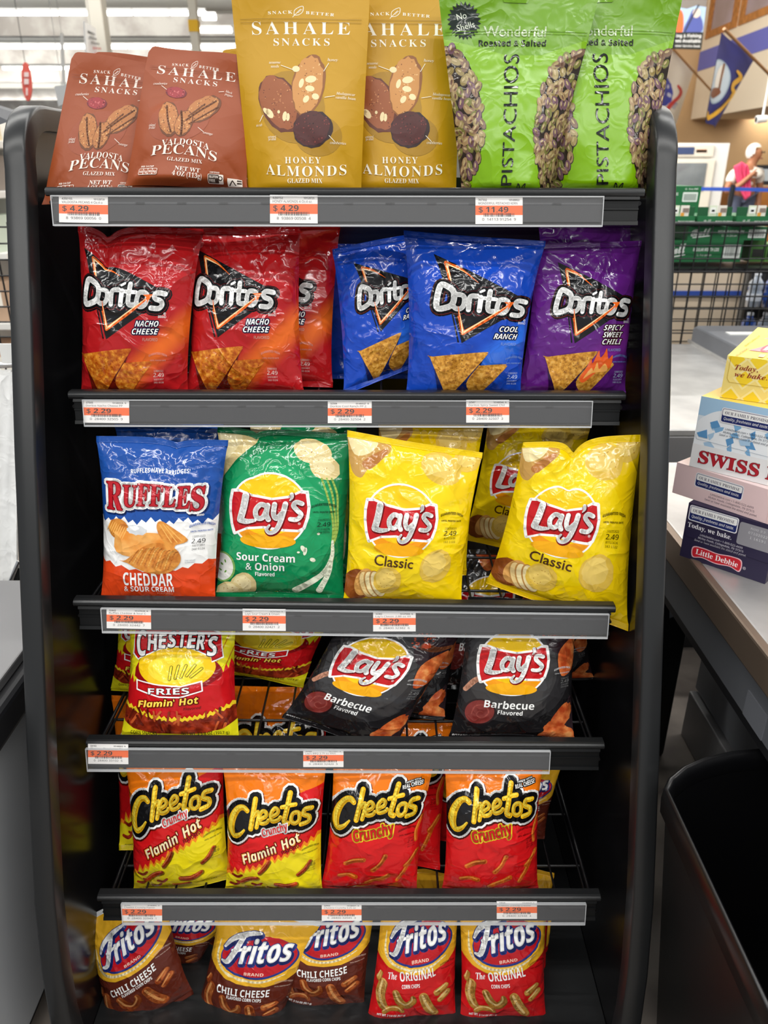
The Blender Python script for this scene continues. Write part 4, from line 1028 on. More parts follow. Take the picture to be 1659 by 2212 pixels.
# shelf fronts: pixel ends of the front lip, depth, and extent of the clear label strip
SH = {1: dict(l=(97, 408), r=(1393, 410), Y=1.0989, sx=(112, 1303)), 2: dict(l=(147, 849), r=(1352, 852), Y=1.0644, sx=(180, 1279)),
      3: dict(l=(158, 1298), r=(1330, 1312), Y=.967, sx=(220, 1315)), 4: dict(l=(186, 1602), r=(1306, 1608), Y=.9226, sx=(187, 1188)),
      5: dict(l=(210, 1937), r=(1298, 1937), Y=.851, sx=(263, 1265)), 6: dict(l=(215, 2236), r=(1285, 2236), Y=.79, sx=None)}
def extr(mb, prof, x0, x1, mt, M): mb.prism(prof, x0, x1, mt, M)
for k, s in SH.items():
    p0, p1 = atY(*s['l'], s['Y']), atY(*s['r'], s['Y'])
    xd = (p1 - p0).normalized(); yd = Vector((0, 1, 0)); yd = (yd - xd * yd.dot(xd)).normalized(); zd = xd.cross(yd)
    mid = (p0 + p1) / 2; h = (p1 - p0).length / 2
    M = Matrix(((xd.x, yd.x, zd.x, mid.x), (xd.y, yd.y, zd.y, mid.y), (xd.z, yd.z, zd.z, mid.z), (0, 0, 0, 1)))
    s['M'], s['h'], s['mid'] = M, h, mid; s['deck'] = mid.z - {1: .012, 2: .016, 3: .023, 4: .029, 5: .035, 6: .038}[k]; wz = s['deck'] - mid.z - .003
    dep = 1.445 - s['Y']
    mb = MB()
    nw = 17
    for i in range(nw):
        x = -h + .012 + (2 * h - .024) * i / (nw - 1)
        mb.tube([M @ Vector((x, .006, wz)), M @ Vector((x, dep, wz))], .0019, M_WIRE, 8)
    for y in (.095, .21, dep * .9): mb.tube([M @ Vector((-h + .008, y, wz - .0035)), M @ Vector((h - .008, y, wz - .0035))], .0024, M_WIRE, 8)
    for sg in (-1, 1): mb.tube([M @ Vector((sg * (h - .004), .004, wz - .002)), M @ Vector((sg * (h - .004), dep, wz - .002)), M @ Vector((sg * (h - .004), dep, .02))], .003, M_WIRE, 8)
    deck = mb.build('shelf', rack, mid)
    s['obj'] = deck
    mb = MB()
    mb.prism([(-.0035, -.0045), (-.003, -.001), (-.0005, .0012), (.003, .0022), (.014, .0022), (.0155, .0), (.0155, -.0085), (.001, -.009), (-.002, -.0078)], -h, h, M_BLK, M)
    mb.build('front_lip', deck, mid, bevel=.0012)
    if s['sx'] is None: continue
    A = R(11.5); org = Vector((0, .0045, -.0095)); dn = Vector((0, -math.sin(A), -math.cos(A))); fr = Vector((0, -math.cos(A), math.sin(A)))
    q = lambda a, b: (lambda v: (v.y, v.z))(org + dn * a + fr * b)
    hc = h - .006
    mb = MB()
    mb.prism([q(0, 0), q(0, .006), q(.004, .007), q(.005, .003), q(.014, .0025), q(.0145, .0045), q(.0165, .0045), q(.017, .0025), q(.030, .0025), q(.031, .005), q(.036, .006), q(.0365, 0), q(.036, -.002), q(0, -.002)], -hc, hc, M_CHAN, M)
    mb.build('price_channel', deck, mid)
    sx0 = (M.inverted() @ onYZ(s['sx'][0], s['Y'] - .014, mid.z - .03)).x; sx1 = (M.inverted() @ onYZ(s['sx'][1], s['Y'] - .014, mid.z - .03)).x
    s['sr'] = (sx0, sx1)
    mb = MB()
    mb.prism([q(.0025, .0075), q(.0325, .0075), q(.0325, .0082), q(.0025, .0082)], sx0, sx1, M_HAZE, M)
    # moulded teeth line on the added haze backing and the clear cover with its bright lower edge
    for i in range(13):
        x = sx0 + (sx1 - sx0) * (i + .6) / 13.2
        mb.prism([q(.0085, .0082), q(.0102, .0084), q(.0119, .0082)], x - .034, x + .034, mat('strip_tooth_band', '2C2D31', .4), M)
    mb.prism([q(.001, .0118), q(.039, .0118), q(.039, .0126), q(.001, .0126)], sx0, sx1, M_CLEAR, M)
    mb.prism([q(.037, .0085), q(.037, .0128), q(.0392, .0128), q(.0392, .0085)], sx0, sx1, M_EDGE, M)
    mb.prism([q(.0005, .0075), q(.0005, .0128), q(.0018, .0128), q(.0018, .0075)], sx0, sx1, M_EDGE, M)
    for x in (sx0, sx1): mb.prism([q(.0005, .0078), q(.0005, .0128), q(.039, .0128), q(.039, .0118), q(.004, .0118), q(.004, .0078)], x - .0006, x + .0006, M_EDGE, M)
    mb.build('label_strip', deck, mid)
    s['plane'] = (M @ (org + fr * .0095), (M.to_3x3() @ fr).normalized(), (M.to_3x3() @ dn).normalized())

# ------------------------------------------------------------------ price tags
def onplane(px, py, o, nrm):
    r = ray(px, py); return CAM + r * ((o - CAM).dot(nrm) / r.dot(nrm))
TAGS = [(1, 127, 423, 233, 480, '4350155', '101528720', 'VALDOSTA PECANS 4 Oz.4 o', '4.29', '8  93869 00056  0', 1.2, 'white and orange price tag at the left end of the top shelf'),
        (1, 583, 421, 686, 482, '4350153', '101529725', 'HONEY ALMONDS 4 Oz.4 oz.', '4.29', '8  93869 00508  4', .4, 'white and orange price tag under the gold pouches'),
        (1, 1027, 426, 1129, 484, '707332', '101488022', 'WONDERFUL PISTACHIO KERN', '11.49', '0  14113 91254  9', 0, 'white and orange price tag reading 11.49 under the green pouches'),
        (2, 180, 865, 279, 913, '37505', '101480528  N', 'Doritos Nacho Cheese PP', '2.29', '0  28400 32505  9', .6, 'white and orange price tag under the leftmost red tortilla chip bag'),
        (2, 708, 867, 803, 914, '32504', '101480527  N', 'Doritos Cool Ranch PP 2.', '2.29', '0  28400 32504  2', 0, 'white and orange price tag under the tilted blue bag'),
        (2, 1007, 864, 1100, 913, '32507', '101480540  N', 'Doritos Spicy Sweet Chil', '2.29', '0  28400 32507  3', 0, 'white and orange price tag between the blue and purple bags'),
        (3, 230, 1314, 326, 1357, '32442', '101479339  N', 'Ruffles Cheddar & Sour C', '2.29', '0  28400 32442  7', 1.2, 'white and orange price tag under the blue, white and orange chip bag'),
        (3, 524, 1315, 617, 1362, '32421', '101479305  N', 'Lays Sour Cream & Onoin', '2.29', '0  28400 32421  2', .6, 'white and orange price tag under the green chip bag'),
        (3, 806, 1322, 898, 1364, '32382', '101479302  N', "Lay's Classic 2.88 oz XX", '2.29', '0  28400 32382  6', 0, 'white and orange price tag under the front yellow chip bag'),
        (4, 190, 1607, 277, 1650, '33102', '101480522  N', 'Chesters Flamin Hot Fri', '2.29', '0  28400 33102  6', .6, 'white and orange price tag left of the hot fries bag on the fourth shelf'),
        (4, 655, 1619, 742, 1657, '32420', '101170527  N', "Lay's BBQ 2.75 oz XXVL", '2.29', '0  28400 32420  5', 0, 'white and orange price tag under the tilted black chip bag'),
        (5, 263, 1951, 350, 1990, '32949', '101480692  N', 'Cheetos Crunchy Flamin', '2.29', '0  28400 32949  1', .6, 'white and orange price tag under the yellow and red cheese curl bags'),
        (5, 695, 1953, 781, 1989, '32945', '101480691  N', 'Cheetos Crunchy 3.25 oz', '2.29', '0  28400 32945  3', 0, 'white and orange price tag at the middle of the fifth shelf'),
        (5, 1073, 1947, 1160, 1985, '32948', '101480687  N', 'Cheetos Crunchy Cheddar', '2.29', '0  28400 32948  4', 0, 'white and orange price tag at the right of the fifth shelf')]
IW, IK, IO = ink('EEEBE8'), ink('18181A'), ink('F0641E')
for (k, x0, y0, x1, y1, c1, c2, nm, pr, dg, rot, lab) in TAGS:
    a = Art(104, 58); a.rect(0, 0, 104, 58, IW); a.rect(0, 18, 104, 38.5, IO)
    a.text(c1, 6, 8, 4.6, IK, 'sb', 'l', fit=3.2 * len(c1)); a.text(c2, 97, 8, 4, IK, 'sb', 'r', fit=2.6 * len(c2)); a.text(nm, 6, 15.5, 4.8, IK, 'sr', 'l', fit=min(93, 3.6 * len(nm)), off=.01)
    a.text('$', 7, 32.5, 11.5, IK, 'sb', 'l', fit=9.5); a.text(pr, 23, 32.5, 11.5, IK, 'sb', 'l', fit=9.9 * len(pr))
    rn = random.Random(x0); x = 18.0; L = []
    while x < 86: w = rn.choice((.7, .7, 1.3, 1.9)); L.append((x, 34.5, x + w, 42)); x += w + rn.choice((.8, .8, 1.4))
    a.rects(L, IK); a.text(dg, 52, 50.5, 5.4, IK, 'sr', fit=74, off=.006)
    o, nr, dn = SH[k]['plane']
    sk = math.tan(R(rot)) * (y1 - y0) * .5
    c = [onplane(x0 + sk * 1.2, y1, o, nr), onplane(x1 + sk * 1.2, y1 + (x1 - x0) * math.sin(R(rot)), o, nr), onplane(x1, y0 + (x1 - x0) * math.sin(R(rot)), o, nr), onplane(x0, y0, o, nr)]
    mb = MB(); th = nr * .00035
    mb.mesh([p - th for p in c] + c, [(3, 2, 1, 0), (4, 5, 6, 7), (0, 1, 5, 4), (1, 2, 6, 5), (2, 3, 7, 6), (3, 0, 4, 7)], IW)
    mb.quad_art(a, *c, off=.00002, step=.00002)
    tg = mb.build('price_tag', loc=sum(c, Vector()) / 4)
    tag(tg, lab, 'price tag', 'price tags along the shelf edges')

# ================================================================== packets on the shelves
CUR = [1]
def F(px, back=.034, lift=0): s = SH[CUR[0]]; return onYZ(px, s['Y'] + back, s['deck'] + lift)
def Dk(px, py, lift=0): return atZ(px, py, SH[CUR[0]]['deck'] + lift)
def A(px, py, back): return atY(px, py, SH[CUR[0]]['Y'] + back)
def put(shelf, kind, bl, br, tr, tl, label, T=.028, seed=0, group=None, **k):
    CUR[0] = shelf
    ev = lambda c: c() if callable(c) else c
    nm, cat = ('nut_pouch', 'nut pouch') if kind in ('almond', 'pecan', 'pistachio') else ('snack_bag', 'snack bag')
    if cat == 'nut pouch': k.setdefault('pouch', True); k.setdefault('pinch', 0.03)
    return packet(nm, D_(kind), ev(bl), ev(br), ev(tr), ev(tl), T=T, seed=seed, label=label, cat=cat, group=group, **k)
f = lambda *a, **k: (lambda: F(*a, **k))
d = lambda *a, **k: (lambda: Dk(*a, **k))
t = lambda *a, **k: (lambda: A(*a, **k))
z = lambda px, py, sh: (lambda: atZ(px, py, SH[sh]['deck'] - .016))      # just under the wires of shelf sh
# top shelf, stand-up pouches
put(1, 'almond', f(500, .16), f(655, .16), t(655, 100, .19), t(478, 110, .19), 'gold nut pouch almost hidden behind the brown and gold pouches', .02, 1)
put(1, 'pecan', f(130, .105), f(352, .105), t(408, 130, .14), t(204, 114, .14), 'brown pecan pouch behind the two front brown ones, only its top edge showing', .015, 2)
put(1, 'pecan', t(88, 441, .034), f(330, .062), t(372, 140, .10), t(158, 114, .09), 'brown pecan pouch furthest left, its corner hanging past the shelf end', .014, 3)
put(1, 'pecan', t(268, 401, .03), t(536, 410, .03), t(540, 126, .07), t(322, 96, .07), 'brown pecan pouch with its whole front clear, next to the gold pouches', .02, 4)
put(1, 'almond', f(738, .075), f(988, .075), t(1004, -36, .12), t(712, -36, .12), 'gold almond pouch behind, beside the green pistachio pouch', .02, 5)
put(1, 'almond', f(534, .032), f(783, .032), t(800, -40, .075), t(497, -40, .075), 'gold almond pouch in front, all of its name readable', .022, 6)
put(1, 'pistachio', f(1192, .06), f(1396, .06), t(1478, -34, .10), t(1128, -40, .10), 'green pistachio pouch at the right end of the top shelf', .03, 7, pinch=.02)
put(1, 'pistachio', f(998, .034), f(1182, .034), t(1302, -34, .07), t(943, -36, .07), 'green pistachio pouch with the black No Shells star', .032, 8, pinch=.02)
# second shelf
put(2, 'nacho', f(492, .115), f(718, .095), t(737, 484, .155), t(505, 484, .17), 'red tortilla chip bag behind, only its right strip showing beside the blue bags', .026, 10)
put(2, 'nacho', f(172, .036), f(405, .036), t(438, 494, .08), t(166, 484, .08), 'red tortilla chip bag at the left end of its shelf', .03, 11, notch=(.26, .075, .09))
put(2, 'nacho', f(402, .052), f(658, .046), t(650, 492, .095), t(412, 492, .105), 'red tortilla chip bag second from left, glossy and crinkled', .03, 12)
put(2, 'ranch', f(712, .15), f(890, .15), t(893, 525, .19), t(702, 528, .19), 'blue tortilla chip bag in the dark behind the tilted blue bag', .022, 13)
put(2, 'ranch', t(742, 853, .06), t(935, 778, .09), t(915, 500, .12), t(718, 538, .11), 'blue tortilla chip bag leaning askew beside the red bags', .026, 14)
put(2, 'sweet', t(1175, 872, .125), t(1386, 893, .115), t(1394, 476, .17), t(1160, 470, .17), 'purple tortilla chip bag behind the front purple one, corner hanging off the shelf', .024, 15)
put(2, 'sweet', f(1117, .05), f(1352, .04), t(1388, 519, .09), t(1158, 528, .09), 'purple tortilla chip bag in front at the right end', .028, 16)
put(2, 'ranch', f(876, .034), f(1124, .034), t(1177, 522, .075), t(872, 498, .075), 'blue tortilla chip bag standing upright in front', .032, 17)
# third shelf
put(3, 'ridged', d(288, 1256), d(492, 1246), t(482, 906, .15), t(246, 910, .15), 'blue chip bag behind the front ridged chip bag', .024, 20)
put(3, 'ridged', f(218, .036), f(467, .036), t(495, 949, .08), t(210, 941, .08), 'blue, white and orange ridged chip bag in front at the left', .03, 21, notch=(.6, .03, .1))
put(3, 'onion', d(548, 1262), d(768, 1258), t(772, 905, .16), t(540, 905, .16), 'green chip bag standing behind the front green one', .024, 22)
put(3, 'onion', f(466, .06), f(744, .052), t(768, 938, .10), t(472, 920, .115), 'green sour cream and onion chip bag in front', .03, 23, notch=(.28, .03, .06))
put(3, 'classic', d(800, 1240), d(1007, 1241), t(1048, 910, .13), t(818, 905, .13), 'yellow chip bag right behind the yellow one beside the green bag', .022, 24)
put(3, 'classic', f(740, .036), f(996, .034), t(1044, 979, .08), t(750, 930, .08), 'yellow chip bag in front, next to the green bag', .03, 25)
put(3, 'classic', d(1000, 1166), d(1232, 1212), t(1278, 912, .27), t(1054, 905, .28), 'yellow chip bag at the back, half hidden by the rightmost yellow bag', .026, 26)
put(3, 'classic', t(1050, 1259, .085), t(1357, 1364, .022), t(1388, 939, .08), t(1130, 954, .09), 'yellow chip bag at the right end, slumped askew over the shelf end', .03, 27, notch=(.44, .085, .07))
# fourth shelf
put(4, 'fries', d(240, 1491), d(440, 1487), t(450, 1330, .185), t(254, 1330, .185), 'yellow fries bag behind the front fries bag, one corner showing at the left', .02, 30)
put(4, 'fries', d(452, 1450), d(656, 1482), t(722, 1325, .20), t(500, 1315, .21), 'yellow fries bag at the back between the front fries bag and the tilted black bag', .022, 31)
put(4, 'fries', f(262, .034), f(519, .034), t(510, 1340, .10), t(281, 1338, .10), 'yellow and red hot fries bag standing in front', .03, 32)
put(4, 'smoky', d(770, 1532), d(960, 1556), t(1000, 1330, .16), t(800, 1330, .16), 'black barbecue chip bag behind the right side of the tilted one', .02, 33)
put(4, 'smoky', d(930, 1486), d(1120, 1500), z(1185, 1192, 3), z(984, 1186, 3), 'black barbecue chip bag at the back, between the two front black bags', .02, 34)
put(4, 'smoky', d(1085, 1462), d(1283, 1466), t(1268, 1330, .20), t(1070, 1330, .20), 'black barbecue chip bag at the back, its edge showing right of the upright black bag', .02, 35)
put(4, 'smoky', t(609, 1549, .075), t(846, 1632, .034), t(1018, 1338, .10), t(752, 1306, .12), 'black barbecue chip bag tilted over to the right', .03, 36)
put(4, 'smoky', f(968, .045), f(1240, .036), t(1250, 1298, .10), t(1012, 1290, .10), 'black barbecue chip bag standing upright at the right', .03, 37)
# fifth shelf
put(5, 'hot', d(258, 1836), d(450, 1846), z(440, 1505, 4), z(240, 1502, 4), 'yellow and red hot cheese curl bag behind the leftmost one', .024, 40)
put(5, 'hot', t(287, 1934, .06), t(498, 1899, .06), t(484, 1600, .10), t(268, 1625, .10), 'yellow and red hot cheese curl bag leaning at the left end', .028, 41)
put(5, 'hot', f(492, .125), f(690, .125), z(718, 1484, 4), z(484, 1482, 4), 'orange topped cheese curl bag at the back, seen through the wires under the fries bags', .02, 42)
put(5, 'crunchy', d(770, 1855), d(950, 1876), z(978, 1556, 4), z(772, 1556, 4), 'red cheese curl bag just behind the left one of the two red cheese curl bags', .022, 43)
put(5, 'crunchy', d(940, 1812), d(1130, 1830), t(1135, 1625, .17), t(940, 1625, .17), 'red cheese curl bag behind, in the gap between the front red bags', .022, 44)
put(5, 'chili', d(1060, 1806), d(1175, 1810), t(1213, 1655, .2), t(1075, 1650, .2), 'gold topped snack bag at the back right of the fifth shelf', .018, 45)
put(5, 'hot', f(486, .036), f(697, .036), t(706, 1644, .08), t(482, 1648, .08), 'yellow and red hot cheese curl bag upright in front, second from left', .03, 46)
put(5, 'crunchy', f(692, .045), f(900, .036), t(938, 1642, .08), t(720, 1648, .08), 'orange and red cheese curl bag in front of the middle of its shelf', .03, 47)
put(5, 'crunchy', f(955, .036), f(1164, .036), t(1172, 1642, .08), t(960, 1648, .08), 'orange and red cheese curl bag at the right end of the front row', .03, 48)
# bottom deck
put(6, 'chili', t(300, 2070, .16), t(415, 2110, .14), t(505, 1960, .16), t(352, 1930, .18), 'brown corn chip bag lying behind, between the first two brown bags', .02, 50)
put(6, 'chili', t(418, 2078, .17), t(545, 2095, .17), t(600, 1955, .21), t(472, 1950, .21), 'brown corn chip bag behind the middle brown one', .018, 51)
put(6, 'orig', t(1000, 2105, .15), t(1186, 2116, .15), t(1194, 1985, .18), t(1015, 1965, .18), 'red corn chip bag behind the rightmost red one', .02, 52)
put(6, 'chili', t(236, 2246, .05), t(417, 2150, .07), t(350, 1912, .13), t(180, 1985, .11), 'brown corn chip bag leaning left with a silver end seal', .028, 53)
put(6, 'chili', t(418, 2196, .07), t(592, 2252, .04), t(696, 1986, .10), t(476, 1952, .12), 'brown corn chip bag twisted to the right, second from left', .028, 54)
put(6, 'chili', f(590, .075), f(787, .06), t(816, 1930, .115), t(640, 1932, .125), 'brown corn chip bag standing upright beside the red bags', .028, 55)
put(6, 'orig', f(790, .045), f(986, .045), t(993, 1930, .10), t(826, 1930, .10), 'red corn chip bag beside the brown ones, left of the red pair', .028, 56)
put(6, 'orig', f(992, .045), f(1180, .045), t(1184, 1930, .10), t(989, 1930, .10), 'red corn chip bag at the right end of the bottom row', .028, 57)
CUR[0] = 6
zt = SH[5]['deck'] - .02
for (x0, x1, y, sd, lab) in ((894, 985, 1882, 58, 'gold topped corn chip bag low behind the wires between two red curl bags'), (1090, 1196, 1880, 59, 'gold topped corn chip bag low at the back right, seen through the wires')):
    T0, T1 = atZ(x0, y, zt), atZ(x1, y, zt); B0, B1 = Vector((T0.x, T0.y - .03, SH[6]['deck'])), Vector((T1.x, T1.y - .03, SH[6]['deck']))
    put(6, 'orig', B0, B1, T1, T0, lab, .016, sd)
# ================================================================== checkout counter on the right, with its boxes
M_STEEL = mat('brushed_steel', 'CFCDCA', .36, metal=.6, bump=(60, .12, .0008), spot=('B4B2B0', 9, .35, .7))
M_STEELD = mat('dull_steel', '8C8B8C', .45, metal=.5, bump=(40, .1, .001))
M_GREY = mat('grey_panel', '6E7075', .42, spec=.5, spot=('64666B', 4, .4, .7))
M_DARK = mat('dark_recess', '17171A', .5)
M_CONC = mat('store_concrete', '7E756C', .5, spot=('5A524C', 7, .35, .68), mixhi=('8E857C', .2), bump=(30, .15, .002))
P = atY
ZC = .76
# floor
mb = MB(); mb.mesh([(-14, -6, 0), (22, -6, 0), (22, 90, 0), (-14, 90, 0)], [(0, 1, 2, 3)], M_CONC)
tag(mb.build('floor'), 'grey stained concrete store floor', None, None, 'structure')

ctr = empty('checkout_counter', (.9, 1.1, 0)); tag(ctr, 'steel topped checkout counter carrying the stack of cake boxes', 'counter')
mb = MB(); mb.box((.592, .2, ZC - .012), (1.5, 1.62, ZC), M_STEEL); mb.build('worktop', ctr, (.9, 1.1, ZC - .01), bevel=.004)
mb = MB(); mb.prism([(0, 0), (0, 1)], 0, 1, M_STEEL) if False else None
mb.box((.577, .2, ZC - .052), (.593, 1.63, ZC + .002), mat('bronze_trim', '8A7868', .35, metal=.6)); mb.build('edge_trim', ctr, (.58, 1.1, ZC - .03), bevel=.004)
mb = MB(); mb.box((.600, .2, .615), (.612, 1.60, ZC - .05), M_GREY); mb.build('apron_panel', ctr, (.6, 1.1, .65))
mb = MB(); mb.box((.60, .2, .60), (1.4, 1.60, .615), M_DARK); mb.build('under_tray', ctr, (.9, 1.1, .6))
mb = MB(); mb.box((.86, .2, .15), (1.45, 1.60, .60), M_GREY); mb.build('cabinet_body', ctr, (1.1, 1.1, .15))
mb = MB(); mb.box((.845, .2, 0), (1.45, 1.60, .14), M_STEELD); mb.build('kick_plate', ctr, (1.1, 1.1, 0), bevel=.004)
a_, b_ = atX(1618, 1490, .5995), atX(1645, 1600, .5995)
mb = MB(); mb.box((.598, min(a_.y, b_.y), b_.z), (.5999, max(a_.y, b_.y), a_.z), mat('pale_cover_plate', '7C7E84', .4)); mb.build('cover_plate', ctr, a_)

bag_ = empty('bagging_counter', (1.2, 2.4, 0)); tag(bag_, 'pale steel bagging platform beyond the cake boxes', 'counter')
mb = MB(); mb.box((.64, 1.86, ZC - .02), (2.3, 2.92, ZC), M_STEEL); mb.build('platform_top', bag_, (1.2, 2.4, ZC), bevel=.004)
mb = MB(); mb.box((.64, 1.862, ZC - .095), (2.3, 1.874, ZC - .02), M_STEELD); mb.build('front_face', bag_, (1.2, 1.87, ZC - .06), bevel=.003)
mb = MB(); mb.box((.9, 2.0, 0), (2.2, 2.9, ZC - .02), M_DARK); mb.build('base', bag_, (1.2, 2.4, 0))
mb = MB(); mb.prism([(2.0, ZC), (2.93, ZC), (2.93, ZC + .06), (2.90, ZC + .072), (2.0, ZC + .072)], 1.235, 1.9, M_GREY); ho = mb.build('raised_housing', bag_, (1.4, 2.5, ZC), bevel=.008)
mb = MB(); mb.box((1.232, 2.0, ZC), (1.24, 2.95, ZC + .012), M_STEEL); mb.build('seam_strip', ho, (1.236, 2.5, ZC))
c_ = atZ(1590, 721, ZC + .073); mb = MB(); mb.box((c_.x - .03, c_.y - .02, c_.z - .001), (c_.x + .09, c_.y + .02, c_.z + .003), mat('white_plastic', 'E8E8E4', .4)); mb.build('mounting_plate', ho, c_)

# ---- cake boxes
def badge(a, x, y, w, h, bg='F0EDEA'):
    a.rrect(x - 2, y - 2, x + w + 2, y + h + 2, 5, ink('E8E6E8')); a.rrect(x, y, x + w, y + h, 4, ink('1E2A66')); a.rrect(x + 1, y + 1, x + w - 1, y + h * .52, 3, ink('F2F0EE'))
    a.text('OUR FAMILY PROMISE', x + w / 2, y + h * .41, h * .24, ink('1E2140'), 'serif', fit=w * .88, off=-.012)
    a.text('Quality, freshness and taste.', x + w / 2, y + h * .83, h * .2, ink('F2F0EE'), 'si', fit=w * .9, off=.01)
def small3(a, x, y, m, k=1.0):
    for i, (s_, w) in enumerate((('LittleDebbie.com • 1-800-522-4499', 92), ('McKee Foods, Collegedale, TN 37315', 98), ('Send or have available the dated end panel.', 112))): a.text(s_, x, y + i * 7 * k, 4.2 * k, m, 'si', fit=w * k, off=.008)
def carton(name, bl, br, tl, z0, ext, dep, col, side, top, front_art, label, top_art=None, open_top=False, yaw=None):
    B0 = atZ(*bl, z0); B1 = atZ(*br, z0); dirx = (B1 - B0); dirx = dirx if yaw is None else Vector((math.cos(R(yaw)), math.sin(R(yaw)), 0)) * dirx.length; B1 = B0 + dirx * ext; z1 = atY(tl[0], tl[1], B0.y).z
    inw = Vector((-dirx.y, dirx.x, 0)).normalized()
    if inw.y < 0: inw = -inw
    h = Vector((0, 0, z1 - z0 - .0006)); up = Vector((0, 0, .0003))
    b = [B0 + up, B1 + up, B1 + inw * dep + up, B0 + inw * dep + up]; T_ = [p + h for p in b]
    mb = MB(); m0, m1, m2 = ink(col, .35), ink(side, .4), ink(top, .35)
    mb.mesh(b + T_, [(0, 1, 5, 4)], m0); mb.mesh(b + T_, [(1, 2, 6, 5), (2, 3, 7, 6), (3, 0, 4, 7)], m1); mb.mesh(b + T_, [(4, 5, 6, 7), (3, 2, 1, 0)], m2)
    mb.quad_art(front_art, b[0], b[1], T_[1], T_[0], off=.0003, step=.00003)
    if top_art: mb.quad_art(top_art, T_[0], T_[1], T_[2], T_[3], off=.0003, step=.00003)
    o = mb.build(name, loc=(b[0] + b[2]) / 2 - up); tag(o, label, 'box', 'snack cake boxes stacked on the checkout counter')
    # tuck flap: its own thin card with rounded corners on the front
    return o, z1
a = Art(186, 122); N = ink('2A2440'); a.rect(0, 0, 186, 122, N)
badge(a, 6, 5, 102, 30); a.text('Today, we bake.', 54, 52, 10.5, ink('F0EEF0'), 'serif', fit=96); small3(a, 82, 64, ink('D8D4DC'))
a.rrect(113, 8, 190, 56, 5, ink('8E8C92')); a.text('AUG 23', 150, 18, 4.5, ink('C8C6CA'), 'mono', fit=30); a.text('07102022', 152, 28, 5.5, ink('D0CED2'), 'mono', fit=38); a.text('1 16191', 154, 38, 5.5, ink('D0CED2'), 'mono', fit=32)
a.poly([(26, 92), (50, 88), (80, 90), (110, 86), (132, 89), (132, 114), (110, 110), (80, 114), (50, 111), (28, 115)], ink('E8B8C0'), True); a.poly([(28, 94), (50, 90), (80, 92), (110, 88), (130, 91), (130, 112), (110, 108), (80, 112), (50, 109), (30, 113)], ink('C8202E'), True)
a.text('Little Debbie', 80, 106, 12, ink('F4F0F0'), 'serif', fit=92); a.text('®', 140, 106, 6, ink('D8D4DC'), 'sr')
a.stroke([(2, 60), (6, 74), (180, 78), (186, 74)], .7, ink('1A162C'), smooth=False)
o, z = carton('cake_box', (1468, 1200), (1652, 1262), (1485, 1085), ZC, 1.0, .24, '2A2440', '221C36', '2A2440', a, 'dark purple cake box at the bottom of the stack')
a = Art(300, 68); PK = 'E9CBCB'; a.rect(0, 0, 300, 68, ink(PK)); badge(a, 48, 10, 100, 27); small3(a, 130, 47, ink('5A4A58')); a.rect(205, 0, 206, 68, ink('E0BEBE'))
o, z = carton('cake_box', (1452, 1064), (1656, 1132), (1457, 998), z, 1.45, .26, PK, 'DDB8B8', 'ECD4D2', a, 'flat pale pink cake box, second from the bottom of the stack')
a = Art(320, 155); a.rect(0, 0, 320, 155, ink('DCE6EE')); SK = ink('A8CBE6'); a.rect(0, 0, 320, 40, SK); a.poly([(0, 60), (20, 36), (50, 22), (80, 26), (110, 50), (150, 40), (200, 60), (260, 50), (320, 70), (320, 110), (0, 110)], ink('EEF1F4'), True)
rn = random.Random(8)
for k in range(26):
    x, y = rn.uniform(2, 310), rn.uniform(45, 100); a.poly([(x, y), (x + rn.uniform(6, 22), y - rn.uniform(3, 14)), (x + rn.uniform(10, 26), y + rn.uniform(2, 8)), (x + 6, y + rn.uniform(5, 16))], ink(('7FB0D8', '5E97C8', 'A9C8E2')[k % 3]))
a.rect(0, 103, 320, 155, ink('E9E8E8')); a.stroke([(2, 82), (6, 92), (314, 100)], .7, ink('9AA8B8'), smooth=False)
badge(a, 50, 16, 100, 28); small3(a, 108, 60, ink('2A3A52'))
a.text('SWISS ROLLS', 18, 142, 27, ink('B3202E'), 'serif', 'l', fit=285, outs=((2.4, ink('F6F2F2')), (1.0, ink('8A1A26'))))
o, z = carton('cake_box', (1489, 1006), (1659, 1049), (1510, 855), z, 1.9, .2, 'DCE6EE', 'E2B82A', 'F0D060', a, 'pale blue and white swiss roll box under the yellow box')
a = Art(250, 92); YL = ink('F2D02A'); a.rect(0, 0, 250, 92, ink('EED77E'))
for i in range(6):
    for j in range(3):
        x, y = 20 + i * 46 + (23 if j % 2 else 0), 4 + j * 42; a.poly([(x, y - 24), (x + 24, y), (x, y + 24), (x - 24, y)], ink('F3E29C')); a.poly([(x, y - 18), (x + 18, y), (x, y + 18), (x - 18, y)], YL)
a.text('Today,', 20, 27, 11, ink('8E2A14'), 'serifi', 'l', fit=48); a.text('we bake.', 22, 42, 11, ink('8E2A14'), 'serifi', 'l', fit=68); badge(a, 104, 12, 100, 28)
a.text('LittleDebbie.com', 140, 70, 5, ink('5A4210'), 'si', fit=60); a.stroke([(8, 2), (8, 48), (14, 56), (250, 60)], .9, ink('B89A2A'), smooth=False)
ta = Art(250, 120); ta.rect(0, 0, 250, 120, ink('F6E36A'))
for (x, y) in ((52, 20), (44, 70)):
    ta.poly([(x - 14, y + 26), (x + 20, y - 4), (x + 190, y - 4), (x + 190, y + 30)], ink('E89AA0'))
    for k in range(7): ta.ell(x + 20 + k * 22, y + 10, 11, 18, ink('D8606E'), 20); ta.ell(x + 22 + k * 22, y + 8, 7, 14, ink('F0B8BC'), 20); ta.stroke([(x + 14 + k * 22, y + 20), (x + 24 + k * 22, y)], 2, ink('F8E8E8'))
